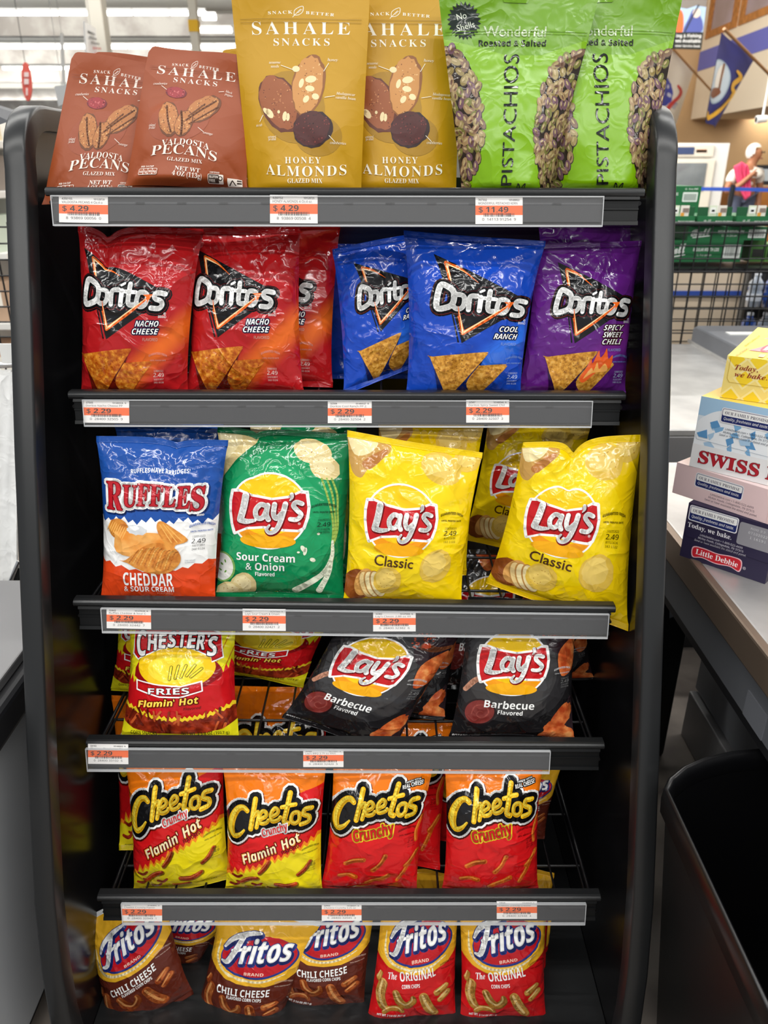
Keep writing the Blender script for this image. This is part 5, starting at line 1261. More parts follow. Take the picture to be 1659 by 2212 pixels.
ta.text('NATURALLY', 22, 60, 5, ink('B09A30'), 'sb', fit=46, rot=80); ta.rects([(60 + 18 * k, 106, 72 + 18 * k, 116) for k in range(4)], ink('E8C8A0')); ta.text('DELICIOUS', 24, 108, 5, ink('D8583A'), 'sb', fit=34, rot=75)
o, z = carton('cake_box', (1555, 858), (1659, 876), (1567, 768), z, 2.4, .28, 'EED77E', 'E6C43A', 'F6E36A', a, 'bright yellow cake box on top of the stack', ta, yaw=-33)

# ---- black bins
def bin_mesh(name, rim, zr, foot, zf, label, lip=.012):
    mb = MB(); n = len(rim); cx = sum(p[0] for p in rim) / n; cy = sum(p[1] for p in rim) / n
    MBLK = mat('bin_plastic', '0B0B0D', .33, spec=.5, bump=(160, .06, .0006))
    ins = [((p[0] - cx) * .93 + cx, (p[1] - cy) * .93 + cy) for p in rim]; ft = [((p[0] - cx) * .8 + cx + foot[0], (p[1] - cy) * .8 + cy + foot[1]) for p in rim]
    o1 = [((p[0] - cx) * .955 + cx, (p[1] - cy) * .955 + cy) for p in rim]
    lev = [[(x, y, zf) for x, y in ft], [(x, y, zr - .045) for x, y in o1]]
    vs = [p for q in lev for p in q]; fs = [(i, (i + 1) % n, (i + 1) % n + n, i + n) for i in range(n)] + [tuple(range(n))[::-1]]
    k = len(vs); vs += [(x, y, zr - .03) for x, y in ins] + [((x - cx) * .82 + cx + foot[0], (y - cy) * .82 + cy + foot[1], zf + .01) for x, y in ins]
    fs += [(k + i + n, k + (i + 1) % n + n, k + (i + 1) % n, k + i) for i in range(n)] + [tuple(range(k + n, k + 2 * n))]
    mb.mesh(vs, fs, MBLK, True)
    o = mb.build(name, loc=(cx, cy, zf)); tag(o, label, 'bin')
    md = o.modifiers.new('edge', 'EDGE_SPLIT'); md.split_angle = R(50)
    rb = MB(); prof = [(1.0, -.045), (1.012, -.02), (1.006, -.004), (.985, 0), (.955, -.003), (.935, -.012), (.93, -.035), (.955, -.045)]
    vs = []
    for p in rim: vs += [((p[0] - cx) * s_ + cx, (p[1] - cy) * s_ + cy, zr + dz) for s_, dz in prof]
    m = len(prof); fs = [(i * m + j, i * m + (j + 1) % m, ((i + 1) % n) * m + (j + 1) % m, ((i + 1) % n) * m + j) for i in range(n) for j in range(m)]
    rb.mesh(vs, fs, MBLK, True); rb.build('rim', o, (cx, cy, zr))
    return o
ZB = .585
raw = [(1436, 1700), (1446, 1678), (1478, 1652), (1520, 1634), (1580, 1619), (1659, 1612), (1760, 1618)]
pts = [atZ(x, y, ZB) for x, y in raw]; rim = [(p.x, p.y) for p in pts]
xr = rim[-1][0] + .06; rim += [(xr, rim[-1][1] - .06), (xr, .36), (xr - .05, .30), (rim[0][0] + .05, .30), (rim[0][0] + .004, .36), (rim[0][0] + .002, .55)]
bin_mesh('trash_bin', rim, ZB, (.045, .02), .0, 'open black trash bin at the front right of the rack')
mb = MB(); mb.prism([(1.51, .0), (1.51, .585), (1.80, .585), (1.80, 0)], .47, .77, mat('bin_plastic', '0B0B0D', .33)); o = mb.build('storage_bin', loc=(.62, 1.65, 0), bevel=.01)
tag(o, 'black bin with a white label behind the right side of the rack', 'bin')
mb = MB(); q_ = [atY(1446, 1336, 1.5085), atY(1455, 1332, 1.5085), atY(1463, 1249, 1.5085), atY(1446, 1254, 1.5085)]; mb.mesh(q_, [(0, 1, 2, 3)], ink('9A9EA6')); mb.build('label', o, q_[0])

# ================================================================== bagging stand on the left
M_BAGP = mat('thin_white_plastic', 'F0F0EE', .38, film=.45, spec=.5)
M_CHROME = mat('chrome', 'D8D8DA', .15, metal=1.0)
ls = empty('checkout_stand', (-.75, 1.0, 0)); tag(ls, 'grey checkout stand with a black bumper left of the rack', 'counter')
ZB2 = .62
mb = MB(); mb.box((-1.2, .3, .06), (-.535, 1.27, ZB2 - .05), mat('pale_grey_panel', 'B6B8BA', .4, spot=('AAACAF', 3, .4, .7))); mb.build('side_panel', ls, (-.8, 1, .06))
mb = MB(); mb.prism([(0, 0), (1, 0), (1, 1)], 0, 1, M_BLK) if False else None
mb = MB(); mb.box((-1.2, .3, ZB2 - .05), (-.51, 1.27, ZB2 + .012), mat('rubber_bumper', '1C1C1F', .5)); mb.build('bumper', ls, (-.8, 1, ZB2), bevel=.012, seg=3)
mb = MB(); mb.box((-1.18, .3, ZB2 + .012), (-.53, 1.27, ZB2 + .03), M_STEELD); mb.build('top_plate', ls, (-.8, 1, ZB2 + .02), bevel=.003)
mb = MB(); mb.box((-1.2, .3, 0), (-.56, 1.24, .06), M_DARK); mb.build('kick_plate', ls, (-.8, 1, 0))
# bag rail and the packs of white plastic bags hanging on it
rl = empty('bag_rail', (-.75, 1.6, 0)); tag(rl, 'chrome rail holding white plastic bags at the left edge', 'rail')
pa, pb = atY(-60, 792, 1.62), atY(34, 787, 1.62)
mb = MB(); mb.tube([pa, pb], .007, M_CHROME, 12); mb.build('bar', rl, pa)
mb = MB(); mb.tube([pa + Vector((0, 0, -.03)), pb + Vector((0, 0, -.03))], .004, M_CHROME, 12); mb.build('lower_bar', rl, pa)
mb = MB(); mb.tube([pa + Vector((.02, .01, 0)), Vector((pa.x + .02, 1.63, 0))], .012, M_CHROME, 12); mb.build('post', rl, (pa.x, 1.63, 0))
rn = random.Random(2)
for k in range(3):
    Y = 1.56 - .035 * k; top = (800, 805, 812)[k]; bot = (1070, 1290, 1420)[k]; xr = (24, 34, 44)[k]
    mb = MB(); nx, nz = 16, 18; vs = []
    for j in range(nz + 1):
        t_ = j / nz
        for i in range(nx + 1):
            s_ = i / nx; p = atY(-130 + (xr + 130) * s_ * (1 - .0 * t_) + 5 * math.sin(t_ * 5 + k), top + (bot - top) * t_, Y - .10 * t_ * (k * .5 + .4))
            p.y += .010 * math.sin(s_ * 17 + k * 2 + 2.2 * t_) * t_ + .006 * math.sin(s_ * 41 + 3 * t_); vs.append(p)
    m = len(vs); vs += [v + Vector((0, .006, 0)) for v in vs]
    fs = []
    for j in range(nz):
        for i in range(nx):
            q0 = j * (nx + 1) + i; fs.append((q0, q0 + 1, q0 + nx + 2, q0 + nx + 1)); fs.append((m + q0 + nx + 1, m + q0 + nx + 2, m + q0 + 1, m + q0))
    for j in range(nz): q0 = j * (nx + 1) + nx; fs.append((q0, q0 + nx + 1, q0 + nx + 1 + m, q0 + m))
    mb.mesh(vs, fs, M_BAGP, True); o = mb.build('plastic_bag_pack', loc=vs[0])
    tag(o, ('pack of white plastic bags hanging furthest back under the chrome rail', 'pack of white plastic bags hanging in the middle, creased', 'pack of white plastic bags hanging in front, reaching lowest')[k], 'plastic bags', 'white plastic bag packs')
    if k == 0:
        tb = MB(); c0 = atY(6, 785, Y - .004); c1 = atY(26, 742, Y - .002); tb.box((c0.x, Y - .006, c0.z), (c1.x, Y - .002, c1.z), ink('EDEDEA')); tb.build('header_tab', o, c0)
mb = MB(); mb.tube([atY(-30, 1420, 1.30), atY(44, 1225, 1.36)], .009, M_BLK, 10); mb.tube([atY(-36, 1400, 1.29), atY(40, 1212, 1.35)], .004, M_CHROME, 8); o = mb.build('support_strut', loc=atY(0, 1350, 1.3)); tag(o, 'slanted black and chrome strut beside the white plastic bags', 'strut')

# ================================================================== aisle beyond, left
M_SHW = mat('white_shelving', 'E4E2DC', .45)
gd = empty('store_gondola', (-2.6, 4.3, 0)); tag(gd, 'white store shelving seen at the far left behind the rack', 'shelving')
mb = MB(); mb.box((-3.6, 4.5, 0), (-1.85, 4.54, 1.60), M_SHW); mb.build('back_panel', gd, (-2.7, 4.5, 0))
for z in (.25, .60, .95, 1.24, 1.47): mb = MB(); mb.box((-3.6, 4.05, z), (-1.86, 4.5, z + .035), M_SHW); mb.build('shelf_board', gd, (-2.7, 4.3, z), bevel=.004)
goods = [('D8C8A8', 1.505, 1.62), ('8A8078', 1.275, 1.44), ('A85A38', 1.275, 1.36), ('C8D4C4', .985, 1.16), ('E6E2DA', .985, 1.22), ('B89A80', .635, .84), ('C8A488', .285, .50)]
nm_ = ['cream carton on the upper board of the far left shelving', 'grey carton on the second board of the far left shelving', 'rust red box beside the grey carton on the far left shelving', 'pale green packet on the middle board of the far left shelving', 'white packet beside the pale green one on the far left shelving', 'tan carton on the fourth board of the far left shelving', 'tan carton on the lowest board of the far left shelving']
for k, (c, z0, z1) in enumerate(goods):
    x = -2.05 - (.30 if k in (2, 4) else 0); mb = MB(); mb.box((x - .14, 4.10, z0 + .0005), (x + .14, 4.36, z1), ink(c)); mb.box((x - .1, 4.097, z0 + (z1 - z0) * .35), (x + .1, 4.1005, z0 + (z1 - z0) * .75), ink('F0ECE0')); o = mb.build('grocery_carton', loc=(x, 4.2, z0), bevel=.004); tag(o, nm_[k], 'carton')
mb = MB(); c0, c1 = atY(-90, 236, 2.0), atY(46, 256, 2.0)
mb.mesh([atY(-120, 196, 2.1), atY(40, 246, 2.1), atY(20, 262, 2.0), atY(-120, 310, 2.0), atY(-120, 190, 2.4), atY(40, 240, 2.4), atY(20, 256, 2.4), atY(-120, 300, 2.4)], [(0, 1, 2, 3), (7, 6, 5, 4), (0, 4, 5, 1), (1, 5, 6, 2), (2, 6, 7, 3), (3, 7, 4, 0)], mat('navy_canopy', '23262E', .5)); o = mb.build('checkout_canopy', loc=c0); tag(o, 'dark slanted canopy edge left of the rack top', 'canopy')

# ================================================================== black wire stand with canning jar cases, right
def wire_grid(mb, x0, x1, z0, z1, Y, sp, r, szf=1.0):
    x = x0
    while x <= x1 + 1e-6: mb.tube([(x, Y, z0), (x, Y, z1)], r, M_WIRE, 6); x += sp
    z = z0
    while z <= z1 + 1e-6: mb.tube([(x0, Y - .004, z), (x1, Y - .004, z)], r, M_WIRE, 6); z += sp * szf
ws = empty('wire_stand', (2.2, 3.2, 0)); tag(ws, 'black wire grid stand holding green jar cases beyond the counter', 'wire rack')
zt_ = P(1500, 486, 3.1).z; zs = P(1500, 566, 3.3).z
mb = MB(); wire_grid(mb, 1.0, 2.9, zt_ - .60, zt_, 3.1, .053, .0028, .9); mb.tube([(1.0, 3.1, zt_ + .004), (2.9, 3.1, zt_ + .004)], .008, M_WIRE, 8); mb.build('front_grid', ws, (2, 3.1, zt_))
mb = MB(); wire_grid(mb, 1.0, 2.9, zt_ - .60, zs, 3.62, .058, .0028, .9); mb.build('rear_grid', ws, (2, 3.62, zs))
mb = MB(); mb.box((1.0, 3.11, zs - .02), (2.9, 3.7, zs - .004), M_WIRE); mb.build('stand_shelf', ws, (2, 3.4, zs))
for x in (1.0, 2.9):
    for y in (3.12, 3.68): mb = MB(); mb.tube([(x, y, 0), (x, y, zs)], .012, M_WIRE, 8); mb.build('leg', ws, (x, y, 0))
# wire grid behind the left side
wl = empty('wire_stand', (-1.9, 2.6, 0)); tag(wl, 'black wire grid panel behind the left side of the rack', 'wire rack')
mb = MB(); wire_grid(mb, -2.1, -1.02, .55, P(5, 480, 2.6).z, 2.6, .05, .003); mb.build('grid', wl, (-1.5, 2.6, .5))
for x in (-2.1, -1.02): mb = MB(); mb.tube([(x, 2.6, 0), (x, 2.6, .56)], .01, M_WIRE, 8); mb.build('leg', wl, (x, 2.6, 0))
GN, GD = ink('1E6A3C'), ink('175530')
def ballcase(x0, x1, y0, y1, Y, dep, label, logo=True, tray=False, bar=True, off=0):
    p0, p1 = P(x0, y1, Y), P(x1, y0, Y); w, h = p1.x - p0.x, p1.z - p0.z
    mb = MB(); mb.box((p0.x, Y, p0.z), (p1.x, Y + dep, p1.z), GN)
    a = Art(x1 - x0, y1 - y0); W_, H_ = a.W, a.H; I = ink('E8ECE6')
    if tray:
        a.text('Ball', 22, H_ - 5, 8, I, 'script', fit=18, rot=8); a.text('REGULAR MOUTH', 62, H_ - 5.5, 4, I, 'sb', fit=42); a.text('12 - 8oz JARS', 112, H_ - 5.5, 3.5, I, 'sb', fit=34)
    else:
        if logo: a.text('Ball', off + 28, H_ * .62, H_ * .5, I, 'script', fit=42, rot=6, outs=((.9, I),)); a.stroke([(off + 12, H_ * .8), (off + 48, H_ * .66)], 2.5, I)
        a.text('REGULAR MOUTH LIDS', off + 95, H_ * .5, 7, I, 'sb', fit=58); a.text('12 - 16 oz. (pint) jars', off + 92, H_ * .72, 4.5, I, 'sr', fit=34)
        if bar:
            bx = W_ - 42; a.rect(bx, H_ * .2, bx + 38, H_ * .82, I); rn_ = random.Random(int(x0)); x = bx + 3; L = []
            while x < bx + 34: L.append((x, H_ * .27, x + .9, H_ * .74)); x += rn_.choice((1.6, 2.2))
            a.rects(L, ink('55605A'))
    mb.quad_art(a, (p0.x, Y, p0.z), (p1.x, Y, p0.z), (p1.x, Y, p1.z), (p0.x, Y, p1.z), off=.001, step=.0002)
    o = mb.build('jar_case', loc=(p0.x, Y, p0.z)); tag(o, label, 'jar case', 'green canning jar cases on the wire stand')
    return p0, p1
ballcase(1440, 1607, 519, 566, 3.2, .3, 'green canning jar case, lowest of the stack behind the wire grid', off=-10)
ballcase(1484, 1660, 490, 519, 3.2, .3, 'green canning jar case in the second layer behind the wire grid', off=0)
LB, OR_, CRM = ink('E8E2D6'), ink('E09A3A'), ink('8A7A70')
for k, (x0, x1, lab) in enumerate(((1424, 1502, 'green jar tray next to the rack post, with upright label cards'), (1505, 1583, 'green jar tray in the middle of the top layer, with label cards'), (1589, 1668, 'green jar tray at the right of the top layer, with label cards'))):
    p0, p1 = ballcase(x0, x1, 467, 486.5, 3.15, .28, lab, tray=True)
    tr = bpy.data.objects['jar_case' if False else [o.name for o in COL.objects if o.name.startswith('jar_case')][-1]]
    mb = MB(); xx = p0.x; w = p1.x - p0.x; h = P(1500, 444, 3.15).z - p1.z
    mb.box((xx + w * .02, 3.16, p1.z), (xx + w * .30, 3.17, p1.z + h * .85), GD); mb.box((xx + w * .82, 3.16, p1.z), (xx + w * .99, 3.17, p1.z + h * .85), GD); mb.build('tray_flap', tr, (xx, 3.16, p1.z))
    for (u0, u1, c) in ((.32, .54, 0), (.58, .82, 1)):
        mb = MB(); mb.box((xx + w * u0, 3.158, p1.z - .012), (xx + w * u1, 3.162, p1.z + h), LB if c else ink('D8E0C8')); X = xx + w * (u0 + u1) / 2; q2 = lambda a0, b0, a1, b1, m: mb.box((xx + w * (u0 + (u1 - u0) * a0), 3.1565, p1.z + h * b0), (xx + w * (u0 + (u1 - u0) * a1), 3.158, p1.z + h * b1), m)
        if c: q2(.25, .35, .95, .75, CRM); q2(.05, .0, .45, .32, OR_)
        else: q2(.15, .25, .85, .8, ink('F0F2EC')); q2(.3, .4, .7, .6, ink('8FA890'))
        mb.build('label_card', tr, (X, 3.16, p1.z))
p0, p1 = P(1400, 440, 3.5), P(1516, 402, 3.5)
mb = MB(); mb.box((p0.x, 3.5, p0.z - .10), (p1.x, 3.8, p1.z), GN); a = Art(116, 38); I = ink('E8ECE6'); a.rrect(76, 13, 110, 34, 2, I); a.rects([(79 + 1.9 * k, 17, 80 + 1.9 * k, 31) for k in range(15)], ink('55605A')); a.text('12 - 16 oz. PINT', 94, 8, 3.5, I, 'sb', fit=30); a.text('LIDS', 58, 20, 6, I, 'sb', fit=14)
mb.quad_art(a, (p0.x, 3.5, p0.z), (p1.x, 3.5, p0.z), (p1.x, 3.5, p1.z), (p0.x, 3.5, p1.z), off=.001, step=.0002); o = mb.build('jar_case', loc=(p0.x, 3.5, p0.z - .1)); tag(o, 'green canning jar case standing highest, with a barcode, beside the rack post', 'jar case', 'green canning jar cases on the wire stand')
p0, p1 = P(1612, 566, 3.25), P(1700, 519, 3.25)
for k in range(3): mb = MB(); x = p0.x + .01 + k * .062; mb.box((x, 3.25, p0.z + .001), (x + .058, 3.4, p1.z - .015 * k), ink(('3E6B2E', '4C7A34', '35602A')[k])); mb.box((x + .008, 3.2485, p0.z + .02), (x + .05, 3.2505, p0.z + .05), ink('2A2A26')); o = mb.build('garden_packet', loc=(x, 3.3, p0.z)); tag(o, ('dark green packet right beside the lowest jar case', 'lighter green packet in the middle right of the jar case', 'green packet furthest right of the lowest jar case')[k], 'packet', 'green packets beside the jar cases')
# low cream display beyond the wire and the bottled water
CRm = mat('cream_counter', 'D2BFA6', .5)
lc = empty('service_counter', (2.6, 4.6, 0)); tag(lc, 'low cream counter with a blue stripe behind the wire grid', 'counter')
mb = MB(); c0, c1 = P(1380, 760, 4.4), P(1612, 560, 4.4); mb.box((c0.x, 4.4, 0), (c1.x, 4.9, c1.z), CRm); mb.build('body', lc, (c0.x, 4.4, 0))
z0, z1 = P(1500, 640, 4.4).z, P(1500, 628, 4.4).z; mb = MB(); mb.box((c0.x, 4.385, z0), (c1.x, 4.40, z1), ink('2E4A9A')); mb.build('stripe', lc, (c0.x, 4.39, z0))
mb = MB(); mb.box((c1.x, 4.36, 0), (c1.x + .045, 4.44, c1.z), mat('alu_post', 'B8B4AC', .4, metal=.5)); mb.build('post', lc, (c1.x, 4.4, 0))
M_BOT = mat('blue_bottle', '2A4FA0', .15, trans=.3, spec=.6); M_BOT2 = mat('clear_bottle', 'B8C4D2', .12, trans=.5, spec=.6)
stk = empty('bottle_shelf', (3.2, 4.3, 0)); tag(stk, 'dark shelf unit carrying water bottles behind the wire grid', 'shelving')
zb = [P(1640, y, 4.1).z for y in (745, 660, 575)]
for z in zb[:2]: mb = MB(); mb.box((2.06, 3.95, z - .02), (3.1, 4.3, z), M_DARK); mb.build('shelf_board', stk, (2.4, 4.1, z))
mb = MB(); mb.box((2.06, 4.3, 0), (3.1, 4.33, zb[2]), M_DARK); mb.build('back', stk, (2.4, 4.3, 0))
cnt = 0
for r_ in range(2):
    for k in range(4):
        x = P(1622, 650, 4.0).x + .035 + .085 * k; h = (zb[r_ + 1] - zb[r_]) * .86; z = zb[r_] + .0005
        pr = [(0, .034), (.02, .037), (.45, .037), (.5, .033), (.55, .037), (.72, .036), (.86, .017), (.93, .015)]
        mb = MB(); mb.tube([(x, 4.05, z + h * a_) for a_, _ in pr], [b_ for _, b_ in pr], M_BOT2 if (k + r_) % 2 else M_BOT, 14); o = mb.build('water_bottle', loc=(x, 4.05, z))
        cp = MB(); cp.tube([(x, 4.05, z + h * .93), (x, 4.05, z + h)], .017, ink('E8ECF2'), 12); cp.build('cap', o, (x, 4.05, z + h)); lbm = MB(); lbm.tube([(x, 4.05, z + h * .2), (x, 4.05, z + h * .42)], .0376, ink('274C9C' if k % 2 else 'DDE4EE'), 14, caps=False); lbm.build('wrap_label', o, (x, 4.05, z))
        tag(o, 'plastic water bottle on the %s board behind the wire grid, %s' % (('lower', 'upper')[r_], ('nearest the post', 'second from the post', 'third from the post', 'furthest from the post')[k]), 'bottle', 'water bottles behind the wire grid'); cnt += 1

# ================================================================== the store around: walls, ceiling, lights
M_CEIL = mat('white_ceiling', 'E6E4DC', .7, bump=(2, .1, .02)); M_TAN = mat('tan_wall', 'C8A274', .6, spot=('BE986A', .6, .4, .7)); M_CRM = mat('cream_bulkhead', 'E2D3BA', .6); M_PUR = mat('purple_stripe', '6468B4', .6); M_WOOD = mat('oak_frame', 'B4763A', .45, spot=('96602C', 14, .4, .6))
def slab(name, lo, hi, m, label=None, bevel=0):
    mb = MB(); mb.box(lo, hi, m); o = mb.build(name, loc=((lo[0] + hi[0]) / 2, (lo[1] + hi[1]) / 2, lo[2]), bevel=bevel); return tag(o, label, None, None, 'structure')
slab('ceiling', (-40, 8, 6.9), (40, 92, 7.0), M_CEIL, 'white store ceiling deck')
slab('wall_back', (-40, 90, 0), (40, 90.3, 6.9), mat('far_wall', 'DAD6CC', .7), 'pale far wall of the store')
slab('wall_right', (2.3, 17.6, 0), (14, 17.8, 6.9), M_TAN, 'tan wall behind the service desk')
M_BEAM = mat('grey_roof_steel', '8E8882', .55, spot=('A8A49E', 1.2, .42, .6)); M_TUBE = mat('lit_tube', 'FFFFFF', .5, emit=('FFFDF6', 9.0)); M_FIX = mat('white_fixture', 'E0E0DC', .5)
rows = [(30.9, 28), (38.5, 101), (46.0, 147), (57.0, 192), (66.5, 218)]
for k, (Y, py) in enumerate(rows):
    z = P(100, py, Y).z
    slab('beam_%d' % (k + 1), (-34, Y + .9, z - .55), (34, Y + 1.3, z + .12), M_BEAM, 'grey roof beam')
    slab('beam_%d' % (k + 11), (-34, Y + 2.9, z + .25), (34, Y + 3.5, 6.9), mat('white_beam', 'D8D5CC', .6), 'white roof beam')
    x = -20.0
    j = 0
    while x < -1.0:
        p = P(0, py, Y)
        px = CX + (x - CAM.x) / (Y * CT + (CAM.z - z) * ST) * FOC
        if -70 < px < 520 and not (k == 0 and px > 380):
            mb = MB(); mb.box((x, Y - .1, z + .05), (x + 1.22, Y + .1, z + .13), M_FIX); o = mb.build('ceiling_light', loc=(x + .6, Y, z))
            tb = MB(); tb.tube([(x + .02, Y, z), (x + 1.20, Y, z)], .075, M_TUBE, 10); tb.build('tube', o, (x + .6, Y, z))
            tag(o, 'lit tube light in the %s ceiling row' % ('nearest', 'second', 'third', 'fourth', 'furthest')[k], 'ceiling light', 'tube lights in the %s ceiling row' % ('nearest', 'second', 'third', 'fourth', 'furthest')[k])
        x += 1.27
for (x0, x1, py, Y, lab) in ((430, 500, 65, 30.0, 'short run of lit ceiling tube beside the gold pouch'), (438, 466, 37, 27.0, 'small round ceiling lamp near the yellow banded post')):
    p0, p1 = P(x0, py, Y), P(x1, py, Y); mb = MB(); mb.box((p0.x, Y - .1, p0.z + .06), (p1.x, Y + .1, p0.z + .12), M_FIX); o = mb.build('ceiling_light', loc=p0); tb = MB(); tb.tube([p0, p1], .08, M_TUBE, 10); tb.build('tube', o, p0); tag(o, lab, 'ceiling light')
# white canopy, posts and hanging signs
pc = P(212, 60, 15); slab('pillar_1', (pc.x - .13, 14.9, 0), (pc.x + .13, 15.2, 6.9), mat('pale_post', 'CFCABD', .55), 'pale steel column', .02)
pc = P(420, 60, 19); slab('pillar_2', (pc.x - .09, 18.9, 0), (pc.x + .09, 19.1, 6.9), mat('pale_post', 'CFCABD', .55), 'slim pale column with a yellow band', .02)
z0, z1 = P(420, 68, 18.88).z, P(420, 42, 18.88).z; mb = MB(); mb.box((pc.x - .1, 18.88, z0), (pc.x + .1, 19.12, z1), ink('E6B41E')); o = mb.build('column_band', loc=(pc.x, 19, z0)); tag(o, 'yellow band wrapped round the slim column', 'band')
def hang(name, quad, Y, m, label, art=None, yb=0):
    q = [P(x, y, Y + (yb if k in (1, 2) else 0)) for k, (x, y) in enumerate(quad)]      # tl,tr,br,bl
    n = (q[2] - q[3]).cross(q[0] - q[3]).normalized()
    mb = MB(); t_ = n * -.02; mb.mesh(q + [p + t_ for p in q], [(3, 2, 1, 0), (4, 5, 6, 7), (0, 1, 5, 4), (1, 2, 6, 5), (2, 3, 7, 6), (3, 0, 4, 7)], m)
    if art: mb.quad_art(art, q[3], q[2], q[1], q[0], off=.003, step=.002)
    mid = (q[0] + q[1]) / 2; o = mb.build(name, loc=mid); tag(o, label, 'sign')
    cb = MB(); cb.tube([mid, Vector((mid.x, mid.y, 6.9))], .003, mat('grey_cable', '9A9A98', .5), 6); cb.build('hanging_wire', o, mid)
    return o
a = Art(60, 120)
for k, (w, c) in enumerate(((34, '55534F'), (34, '55534F'), (40, '55534F'), (38, 'C05048'), (30, 'C05048'))):
    x = 12 + k
    while x < 12 + k + w: a.rect(x, 25 + k * 19, x + 4, 35 + k * 19, ink(c)); x += 6
hang('hanging_sign', [(183, 46), (207, 62), (211, 120), (188, 124)], 10, ink('E8E8E6'), 'white hanging sign with dark and red lines in front of the pale column', a, .5)
hang('hanging_sign', [(129, 72), (136, 72), (141, 182), (134, 182)], 13, ink('D5D5D2'), 'narrow pale hanging sign left of the pale column')
hang('hanging_sign', [(117, 186), (150, 181), (143, 222), (126, 230)], 9, ink('C2C4C4'), 'grey hanging sign just above the rack top at the left')
pc = P(57, 175, 11); rn = None
mb = MB(); n = 24; ring = [P(57 + 10.5 * math.cos(t_ * 2 * math.pi / n) + 3 * (math.sin(t_ * 2 * math.pi / n)), 176 + 42 * math.sin(t_ * 2 * math.pi / n), 11) for t_ in range(n)]
mb.mesh(ring + [p + Vector((0, .03, 0)) for p in ring], [tuple(range(n))[::-1], tuple(range(n, 2 * n))] + [(i, (i + 1) % n, (i + 1) % n + n, i + n) for i in range(n)], ink('E0665A'))
for (y0, y1, x0, x1) in ((156, 166, 52, 62), (170, 182, 52, 62), (190, 206, 56, 60)): mb.face([P(x0, y1, 10.985), P(x1, y1, 10.985), P(x1, y0, 10.985), P(x0, y0, 10.985)], ink('F2DCD8'))
o = mb.build('hanging_sign', loc=ring[18]); tag(o, 'long red oval hanging sign at the far left', 'sign'); cb = MB(); cb.tube([ring[18], Vector((ring[18].x, ring[18].y, 6.9))], .004, M_WIRE, 6); cb.build('hanging_wire', o, ring[18])

# ---- service desk corner on the right
XB = 6.35
e0 = atX(1492, 258, XB); sb0 = atX(1505, 155, XB); sb1 = atX(1507, 115, XB); wb = atX(1520, 88, XB)
slab('bulkhead', (XB, 2.5, e0.z), (XB + 1.2, e0.y, 6.9), M_CRM, 'cream bulkhead over the service desk')
slab('trim_1', (XB - .012, 2.5, sb0.z), (XB, e0.y - .002, sb1.z), M_PUR, 'purple stripe along the bulkhead')
for k, (ya, yb_) in enumerate(((atX(1525, 88, XB).y, atX(1592, 56, XB).y), (atX(1597, 54, XB).y, atX(1700, 10, XB).y))):
    fr = MB(); z0, z1 = wb.z, 6.4; y1_, y0_ = ya, yb_
    for (lo, hi) in (((XB - .03, y0_, z0), (XB, y1_, z0 + .12)), ((XB - .03, y0_, z1 - .12), (XB, y1_, z1)), ((XB - .03, y0_, z0 + .12), (XB, y0_ + .22, z1 - .12)), ((XB - .03, y1_ - .22, z0 + .12), (XB, y1_, z1 - .12))): fr.box(lo, hi, M_WOOD)
    w_ = fr.build('window_%d' % (k + 1), loc=(XB, (y0_ + y1_) / 2, z0)); tag(w_, 'oak framed office window above the service desk', None, None, 'structure')
    pn = MB(); pn.box((XB - .012, y0_ + .22, z0 + .12), (XB - .008, y1_ - .22, z1 - .12), mat('office_glass', '8A7A78', .06, spec=.6, spot=('A89CA8', .8, .35, .7))); pn.build('pane', w_, (XB, (y0_ + y1_) / 2, z0))
# under-bulkhead lamp, camera dome
q = [P(1592, 246, 14), P(1690, 246, 14), P(1700, 232, 12), P(1620, 236, 12)]
mb = MB(); q = [atZ(x, y, 2.55) for x, y in ((1592, 247), (1700, 249), (1760, 226), (1640, 232))]; mb.mesh(q + [p + Vector((0, 0, .05)) for p in q], [(0, 1, 2, 3), (7, 6, 5, 4), (0, 4, 5, 1), (1, 5, 6, 2), (2, 6, 7, 3), (3, 7, 4, 0)], M_TUBE); o = mb.build('ceiling_light', loc=q[0]); tag(o, 'bright flat lamp under the cream bulkhead', 'ceiling light')
pc = P(1641, 262, 11.5); mb = MB(); mb.tube([pc + Vector((-.05, 0, .02)), pc + Vector((.09, 0, .03))], [.05, .045], mat('white_plastic', 'E8E8E4', .4), 14); mb.tube([pc + Vector((-.055, 0, .02)), pc + Vector((-.05, 0, .02))], .035, M_DARK, 12); o = mb.build('security_camera', loc=pc); tag(o, 'small white security camera under the bulkhead', 'camera')
cb = MB(); cb.tube([pc + Vector((.03, 0, .06)), Vector((pc.x + .03, pc.y, e0.z + .3))], .015, mat('white_plastic', 'E8E8E4', .4), 8); cb.build('bracket', o, pc)

# fishing licence sign
a = Art(62, 106); a.rect(0, 0, 62, 70, ink('9FB6D0')); a.poly([(0, 0), (62, 0), (62, 18), (40, 14), (20, 20), (0, 16)], ink('77706A')); a.poly([(18, 70), (26, 40), (34, 22), (46, 30), (58, 50), (56, 70)], ink('4A5494'), True); a.ell(42, 30, 9, 10, ink('C9B8AE')); a.poly([(0, 70), (0, 26), (8, 24), (14, 40), (14, 70)], ink('E0622E'), True); a.stroke([(20, 68), (30, 44), (44, 14)], 3, ink('34384A'))
a.rect(0, 70, 62, 106, ink('20221F'))
a.text('Hunting & Fishing', 58, 81, 6.5, ink('DEDEDA'), 'sb', 'r', fit=80); a.text('Licenses Available', 58, 92, 6.5, ink('DEDEDA'), 'sb', 'r', fit=82); a.text('at Customer Service Desk', 58, 102, 4.6, ink('D0D0CC'), 'sb', 'r', fit=82)
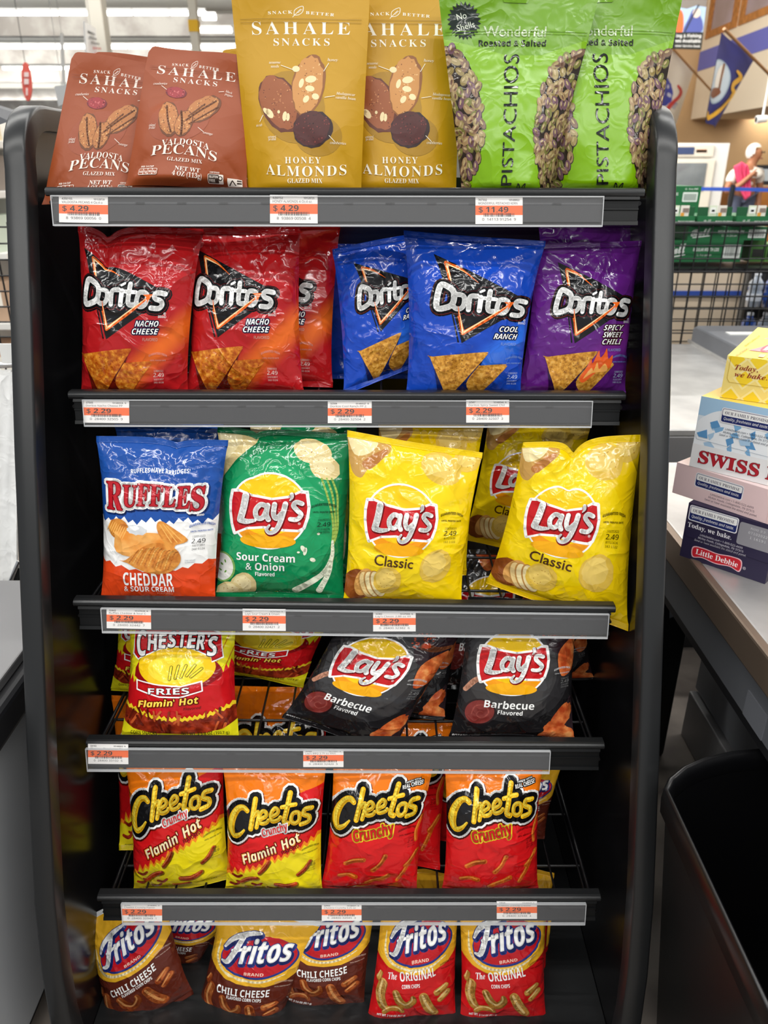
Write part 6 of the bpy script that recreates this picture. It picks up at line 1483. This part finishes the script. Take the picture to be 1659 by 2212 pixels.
a.items = [(m, clip_poly([[(x, y) for x, y in p] for p in polys], lambda p: p[0] + 14, 1)) for m, polys in a.items]
o = hang('hanging_sign', [(1452, 0), (1528, -4), (1514, 107), (1444, 105)], 12.5, ink('20221F'), 'hunting and fishing sign with a photo of an angler over a black panel', None)
sg = [P(1452, 0, 12.49), P(1528, -4, 12.49), P(1514, 107, 12.49), P(1444, 105, 12.49)]
mb = MB(); wv = sg[1] - sg[0]; mb.quad_art(a, sg[3] + (sg[2] - sg[3]) * .18, sg[2], sg[1], sg[0] + wv * .18, off=.002, step=.002); mb.build('sign_print', o, sg[0])

# flags
def flag(name, quad, Y, yb, base, arts, label, pole, artwh):
    q = [P(x, y, Y + yb * k_) for (x, y), k_ in zip(quad, (0, 1, 1, 0))]   # tl,tr,br,bl
    nx, nz = 10, 16; vs = []
    def S(u, v): 
        p = q[3] * (1 - u) * (1 - v) + q[2] * u * (1 - v) + q[1] * u * v + q[0] * (1 - u) * v
        return p + Vector((0, .05 * math.sin(u * 7) * (1 - v * .6), 0))
    for j in range(nz + 1):
        for i in range(nx + 1): vs.append(S(i / nx, j / nz))
    m = len(vs); vs += [v + Vector((0, .01, 0)) for v in vs]; fs = []
    for j in range(nz):
        for i in range(nx): k = j * (nx + 1) + i; fs += [(k, k + 1, k + nx + 2, k + nx + 1), (m + k + nx + 1, m + k + nx + 2, m + k + 1, m + k)]
    mb = MB(); mb.mesh(vs, fs, base, True)
    a = arts
    for L, (mt, polys) in enumerate(a.items):
        qs = [[(x / a.W, 1 - y / a.H) for x, y in p] for p in polys]
        for f_ in (lambda p: p[0], lambda p: 1 - p[0], lambda p: p[1], lambda p: 1 - p[1]): qs = clip_poly(qs, f_, 1)
        qs = split_poly(qs, lambda p: p[0], 20)
        for p in qs: mb.face([S(u, v) + Vector((0, -.004 - .002 * L, 0)) for u, v in p], mt)
    o = mb.build(name, loc=q[0]); tag(o, label, 'flag')
    pm = MB(); pm.tube([P(*pole[0], Y - .03), pole[1] if isinstance(pole[1], Vector) else P(*pole[1], Y + yb - .03)], .018, mat('flag_pole_wood', '8A6238', .5), 8); pm.build('pole', o, P(*pole[0], Y)); return o
a = Art(60, 150); a.ell(14, 76, 24, 38, ink('9FB4C4'), 0); a.ell(14, 76, 21, 35, ink('B8C6D0')); a.ell(14, 66, 7, 22, ink('E0DCD4'), 5); a.stroke([(17, 42), (19, 70), (22, 92)], 4, ink('7A5238')); a.poly([(4, 92), (18, 84), (26, 90), (14, 104), (2, 104)], ink('7A4A30'), True)
a.stroke([(42, 40), (54, 44), (46, 62), (48, 72), (56, 74), (52, 96), (38, 120), (16, 140), (6, 134), (2, 142)], [5, 9, 9, 8, 9, 9, 9, 9, 8, 5], ink('E2AE34'))
a.text('UNITED STATES NAVY', 40, 108, 4, ink('4A3A18'), 'serif', fit=56, rot=55)
flag('flag', [(1559, 70), (1630, 128), (1546, 276), (1524, 262)], 10.5, .5, mat('navy_cloth', '2A2C70', .7), a, 'dark blue flag with a round seal and yellow scroll', ((1564, 62), atX(1790, 290, XB)), None)
a = Art(60, 120); rn = random.Random(3); a.ell(8, 78, 20, 26, ink('3A44A8'), jag=.08, n=30); a.ells([(rn.uniform(-4, 22), rn.uniform(62, 94), 3, 4, 0) for _ in range(7)], ink('C8CCE0')); a.stroke([(34, 52), (44, 58), (42, 70), (34, 84), (26, 100), (22, 120)], [6, 8, 7, 7, 8, 7], ink('C8403C')); a.text('1775', 42, 92, 7, ink('8A90C0'), 'sb', fit=16, rot=70)
flag('flag', [(1452, 108), (1500, 150), (1462, 268), (1420, 240)], 15.6, .8, mat('white_cloth', 'E4DED0', .7), a, 'white flag with a blue round emblem and red scroll', ((1454, 106), (1543, 203)), None)

# ice freezer, belt, desk
fz = empty('freezer', (P(1520, 380, 13).x, 13.3, 0)); tag(fz, 'white upright freezer with a dark window beyond the jar cases', 'freezer')
MW = mat('white_enamel', 'ECEAE4', .4); p0, p1 = P(1462, 440, 13), P(1546, 309, 13); p2 = P(1577, 309, 13.0)
mb = MB(); mb.box((p0.x - .5, 13, 0), (p2.x, 14, p1.z), MW); mb.build('cabinet', fz, (p0.x, 13, 0))
dz0, dz1 = P(1500, 412, 12.96).z, P(1500, 352, 12.96).z
mb = MB(); mb.box((P(1440, 380, 12.95).x, 12.95, dz0 - .6), (P(1541, 380, 12.95).x, 13, P(1500, 344, 12.95).z), mat('cream_enamel', 'E4DCCB', .4)); dr = mb.build('door', fz, (p0.x, 12.95, .5), bevel=.01)
mb = MB(); mb.box((P(1440, 380, 12.93).x, 12.935, dz0), (P(1524, 380, 12.93).x, 12.95, dz1), mat('freezer_glass', '6E7476', .1, spec=.6, spot=('8A9092', 1.2, .4, .6))); mb.build('window', dr, (p0.x, 12.94, dz0))
hz0, hz1 = P(1500, 338, 12.95).z, P(1500, 313, 12.95).z; mb = MB(); mb.box((P(1440, 330, 12.95).x, 12.95, hz0), (P(1541, 330, 12.95).x, 13, hz1), mat('cream_enamel', 'E4DCCB', .4)); mb.box((P(1440, 330, 12.94).x, 12.94, hz0 + .03), (P(1499, 330, 12.94).x, 12.95, hz1 - .03), ink('3E4C72')); mb.box((P(1504, 330, 12.94).x, 12.94, hz0 + .06), (P(1526, 330, 12.94).x, 12.95, hz0 + .1), ink('D09A78')); mb.box((P(1504, 330, 12.94).x, 12.94, hz1 - .1), (P(1526, 330, 12.94).x, 12.95, hz1 - .07), ink('6A6A6A')); mb.build('header_panel', fz, (p0.x, 12.95, hz0))
MBt = ink('2F55B4'); st = empty('belt_stanchion', (P(1583, 420, 11).x, 11, 0)); tag(st, 'black post with a blue belt in front of the man', 'barrier')
pb_ = P(1583, 404, 11); mb = MB(); mb.tube([(pb_.x, 11, 0.02), (pb_.x, 11, pb_.z + .03)], .033, M_BLK, 12); mb.build('post', st, (pb_.x, 11, 0)); mb = MB(); mb.tube([(pb_.x, 11, 0), (pb_.x, 11, .025)], [.17, .15], M_BLK, 20); mb.build('base', st, (pb_.x, 11, 0))
for (xa, ya, xb, yb2, ) in ((1508, 408, 1583, 409), (1583, 408, 1760, 414)):
    mb = MB(); A0, B0 = P(xa, ya + 4, 11), P(xb, yb2 + 4, 11); A1, B1 = P(xa, ya - 4, 11), P(xb, yb2 - 4, 11); vs = [A0, B0, B1, A1]; mb.mesh(vs + [v + Vector((0, .006, 0)) for v in vs], [(0, 1, 2, 3), (7, 6, 5, 4), (0, 4, 5, 1), (3, 2, 6, 7)], MBt); mb.build('belt', st, A0)
dk_ = empty('service_desk', (P(1660, 420, 13.5).x, 13.6, 0)); tag(dk_, 'orange wood service desk right of the man', 'desk')
p0, p1 = P(1600, 440, 13.5), P(1760, 403, 13.5); mb = MB(); mb.box((p0.x, 13.5, 0), (p1.x, 14.4, p1.z), mat('orange_wood', 'C07C38', .45, spot=('AA6A2C', 3, .4, .6))); mb.build('body', dk_, (p0.x, 13.5, 0))
p0, p1 = P(1638, 400, 13.3), P(1740, 356, 13.3); mb = MB(); mb.box((p0.x, 13.55, p1.z - (p1.z - p0.z)), (p1.x, 13.6, p1.z), ink('2E2E30')); o = mb.build('display_screen', loc=(p0.x, 13.55, p0.z), bevel=.01); tag(o, 'dark framed screen on the service desk', 'screen')
mb = MB(); mb.box((p0.x + .05, 13.545, p0.z + .06), (p1.x - .05, 13.551, p1.z - .06), ink('B8C0C4')); mb.build('screen', o, (p0.x, 13.545, p0.z))

# ---- the man
MX = 12.0
def skin(name, joints, edges, m, parent=None, loc=(0, 0, 0), lab=None):
    me = bpy.data.meshes.new(name); me.from_pydata([Vector(j[:3]) - Vector(loc) for j in joints], edges, [])
    o = bpy.data.objects.new(name, me); COL.objects.link(o); o.location = Vector(loc) - (parent_loc(parent) if parent else Vector()); o.parent = parent
    sk = o.modifiers.new('skin', 'SKIN'); sk.use_smooth_shade = True
    for v, j in zip(me.skin_vertices[0].data, joints): v.radius = (j[3], j[4] if len(j) > 4 else j[3])
    me.skin_vertices[0].data[0].use_root = True
    sb = o.modifiers.new('sub', 'SUBSURF'); sb.levels = 2; sb.render_levels = 2; me.materials.append(m); return o
ms = P(1606, 405, MX); bx, by = ms.x, MX; zs_ = 1.0
SKN = mat('tanned_skin', 'A8704E', .55); SHR = mat('white_shirt', 'ECE4D8', .7, bump=(20, .2, .01)); JN = mat('grey_jeans', '50566A', .75)
# faces to the right and slightly to us: X' = facing
H = lambda x, y, z: (bx + x, by + y, z)
hd = P(1618, 330, MX).z
head = P(1616, 335, MX); K = head.z
Wst = P(1606, 406, MX).z; sh_ = P(1606, 366, MX).z
J = [H(0, 0, Wst, ) + (.13, .11), H(.01, 0, (Wst + sh_) / 2) + (.15, .12), H(.02, 0, sh_ - .04) + (.17, .12), H(.05, 0, sh_ + .06) + (.065, .06), H(.07, 0, K - .06) + (.07, .075), H(.075, -.01, K + .04) + (.095, .09), H(.065, 0, K + .09) + (.08, .08),
     H(-.19, -.04, sh_ - .05) + (.06,), H(-.30, -.12, sh_ - .30) + (.047,), H(-.16, -.24, sh_ - .20) + (.038,), H(-.05, -.27, sh_ - .08) + (.03,), H(-.02, -.28, sh_ - .05) + (.03, .02),
     H(.22, .02, sh_ - .05) + (.06,), H(.26, .04, sh_ - .33) + (.046,), H(.26, -.02, sh_ - .58) + (.034,), H(.265, -.04, sh_ - .66) + (.032, .02),
     H(-.09, 0, Wst - .12) + (.095,), H(-.10, -.02, Wst - .52) + (.065,), H(-.10, .02, .09) + (.045,), H(-.06, -.08, .04) + (.04, .035), H(.10, 0, Wst - .12) + (.095,), H(.11, -.02, Wst - .52) + (.065,), H(.11, .02, .09) + (.045,), H(.15, -.08, .04) + (.04, .035)]
E_ = [(0, 1), (1, 2), (2, 3), (3, 4), (4, 5), (5, 6), (2, 7), (7, 8), (8, 9), (9, 10), (10, 11), (2, 12), (12, 13), (13, 14), (14, 15), (0, 16), (16, 17), (17, 18), (18, 19), (0, 20), (20, 21), (21, 22), (22, 23)]
# nose and fingers as short chains on the same body
k = len(J); J += [H(.16, -.055, K + .02) + (.022, .02)]; E_.append((5, k))
for fi in range(4):
    z = sh_ - .035 - .017 * fi; k = len(J); J += [H(.0, -.30, z) + (.009,), H(.035, -.285, z - .004) + (.008,), H(.03, -.262, z - .006) + (.007,)]; E_ += [(11, k), (k, k + 1), (k + 1, k + 2)]
k = len(J); J += [H(-.01, -.30, sh_ - .01) + (.010,), H(.02, -.295, sh_ + .005) + (.009,)]; E_ += [(11, k), (k, k + 1)]
for fi in range(4):
    k = len(J); J += [H(.25 + .01 * fi, -.055, sh_ - .70) + (.009,), H(.25 + .01 * fi, -.06, sh_ - .735) + (.008,)]; E_ += [(15, k), (k, k + 1)]
man = skin('person', J, E_, SKN, None, (bx, by, 0)); tag(man, 'white-haired man in a white polo shirt with a pink coil on his shoulder', 'person')
sj = [H(0, 0, Wst - .03) + (.155, .135), H(.01, 0, (Wst + sh_) / 2) + (.172, .14), H(.02, 0, sh_ - .04) + (.175, .13), H(.045, 0, sh_ + .035) + (.085, .085), H(-.19, -.04, sh_ - .05) + (.085, .08), H(-.255, -.09, sh_ - .19) + (.078, .075), H(.22, .02, sh_ - .05) + (.085, .08), H(.245, .03, sh_ - .20) + (.075, .072)]
skin('shirt', sj, [(0, 1), (1, 2), (2, 3), (2, 4), (4, 5), (2, 6), (6, 7)], SHR, man, (bx, by, 0))
skin('trousers', [H(0, 0, Wst) + (.155, .13), H(-.09, 0, Wst - .14) + (.112,), H(-.10, -.02, Wst - .52) + (.085,), H(-.10, .02, .08) + (.07,), H(.10, 0, Wst - .14) + (.112,), H(.11, -.02, Wst - .52) + (.085,), H(.11, .02, .08) + (.07,)], [(0, 1), (1, 2), (2, 3), (0, 4), (4, 5), (5, 6)], JN, man, (bx, by, 0))
mb = MB(); hv, hf, hk = [], [], {}
for j in range(13):
    for i in range(24):
        th, ph_ = math.pi * j / 12, 2 * math.pi * i / 24
        hk[(j, i)] = len(hv); hv.append(Vector(H(.062 + .112 * math.sin(th) * math.cos(ph_), .005 + .108 * math.sin(th) * math.sin(ph_), K + .042 + .118 * math.cos(th))))
for j in range(12):
    for i in range(24):
        q_ = [hk[(j, i)], hk[(j + 1, i)], hk[(j + 1, (i + 1) % 24)], hk[(j, (i + 1) % 24)]]; c_ = sum((hv[k_] for k_ in q_), Vector()) / 4
        if c_.z - K > .098 + .3 * max(0, c_.x - bx - .08) or (c_.x - bx < .012 + .35 * (c_.z - K) and c_.z - K > -.05): hf.append(tuple(q_))
mb.mesh(hv, hf, mat('white_hair', 'E6DED4', .7, bump=(60, .4, .01)), True); mb.build('hair', man, H(.06, 0, K + .05))
mb = MB()
for (dx, dy, dz) in ((.09, -.10, .035), (.15, -.085, .035)): mb.tube([H(.075 + dx * .6, dy - .0, K + dz), H(.075 + dx * .6 + .012, dy, K + dz + .003)], [.012, .01], ink('3A2A24'), 8)
mb.tube([H(.125, -.10, K - .045), H(.165, -.07, K - .045)], .008, ink('8A4A40'), 8); mb.build('face_features', man, H(.12, -.1, K))
PKM = mat('pink_cord', 'E0486E', .5); mb = MB()
for q in range(9):
    pts = []
    for s_ in range(26):
        t_ = s_ / 26 * 2 * math.pi; pts.append(Vector(H(-.16 + .014 * q + (.028 + .004 * (q % 3)) * math.sin(t_) - (.10 - .006 * q) * math.cos(t_), -.20 - .012 * (q % 4), sh_ - .15 + (.24 - .012 * abs(q - 4)) * math.cos(t_))))
    mb.tube(pts, .014, PKM, 8, closed=True)
o = mb.build('cord_coil', loc=H(-.12, -.2, sh_ - .2)); tag(o, 'pink coil of cord slung over the shoulder of the man', 'cord')
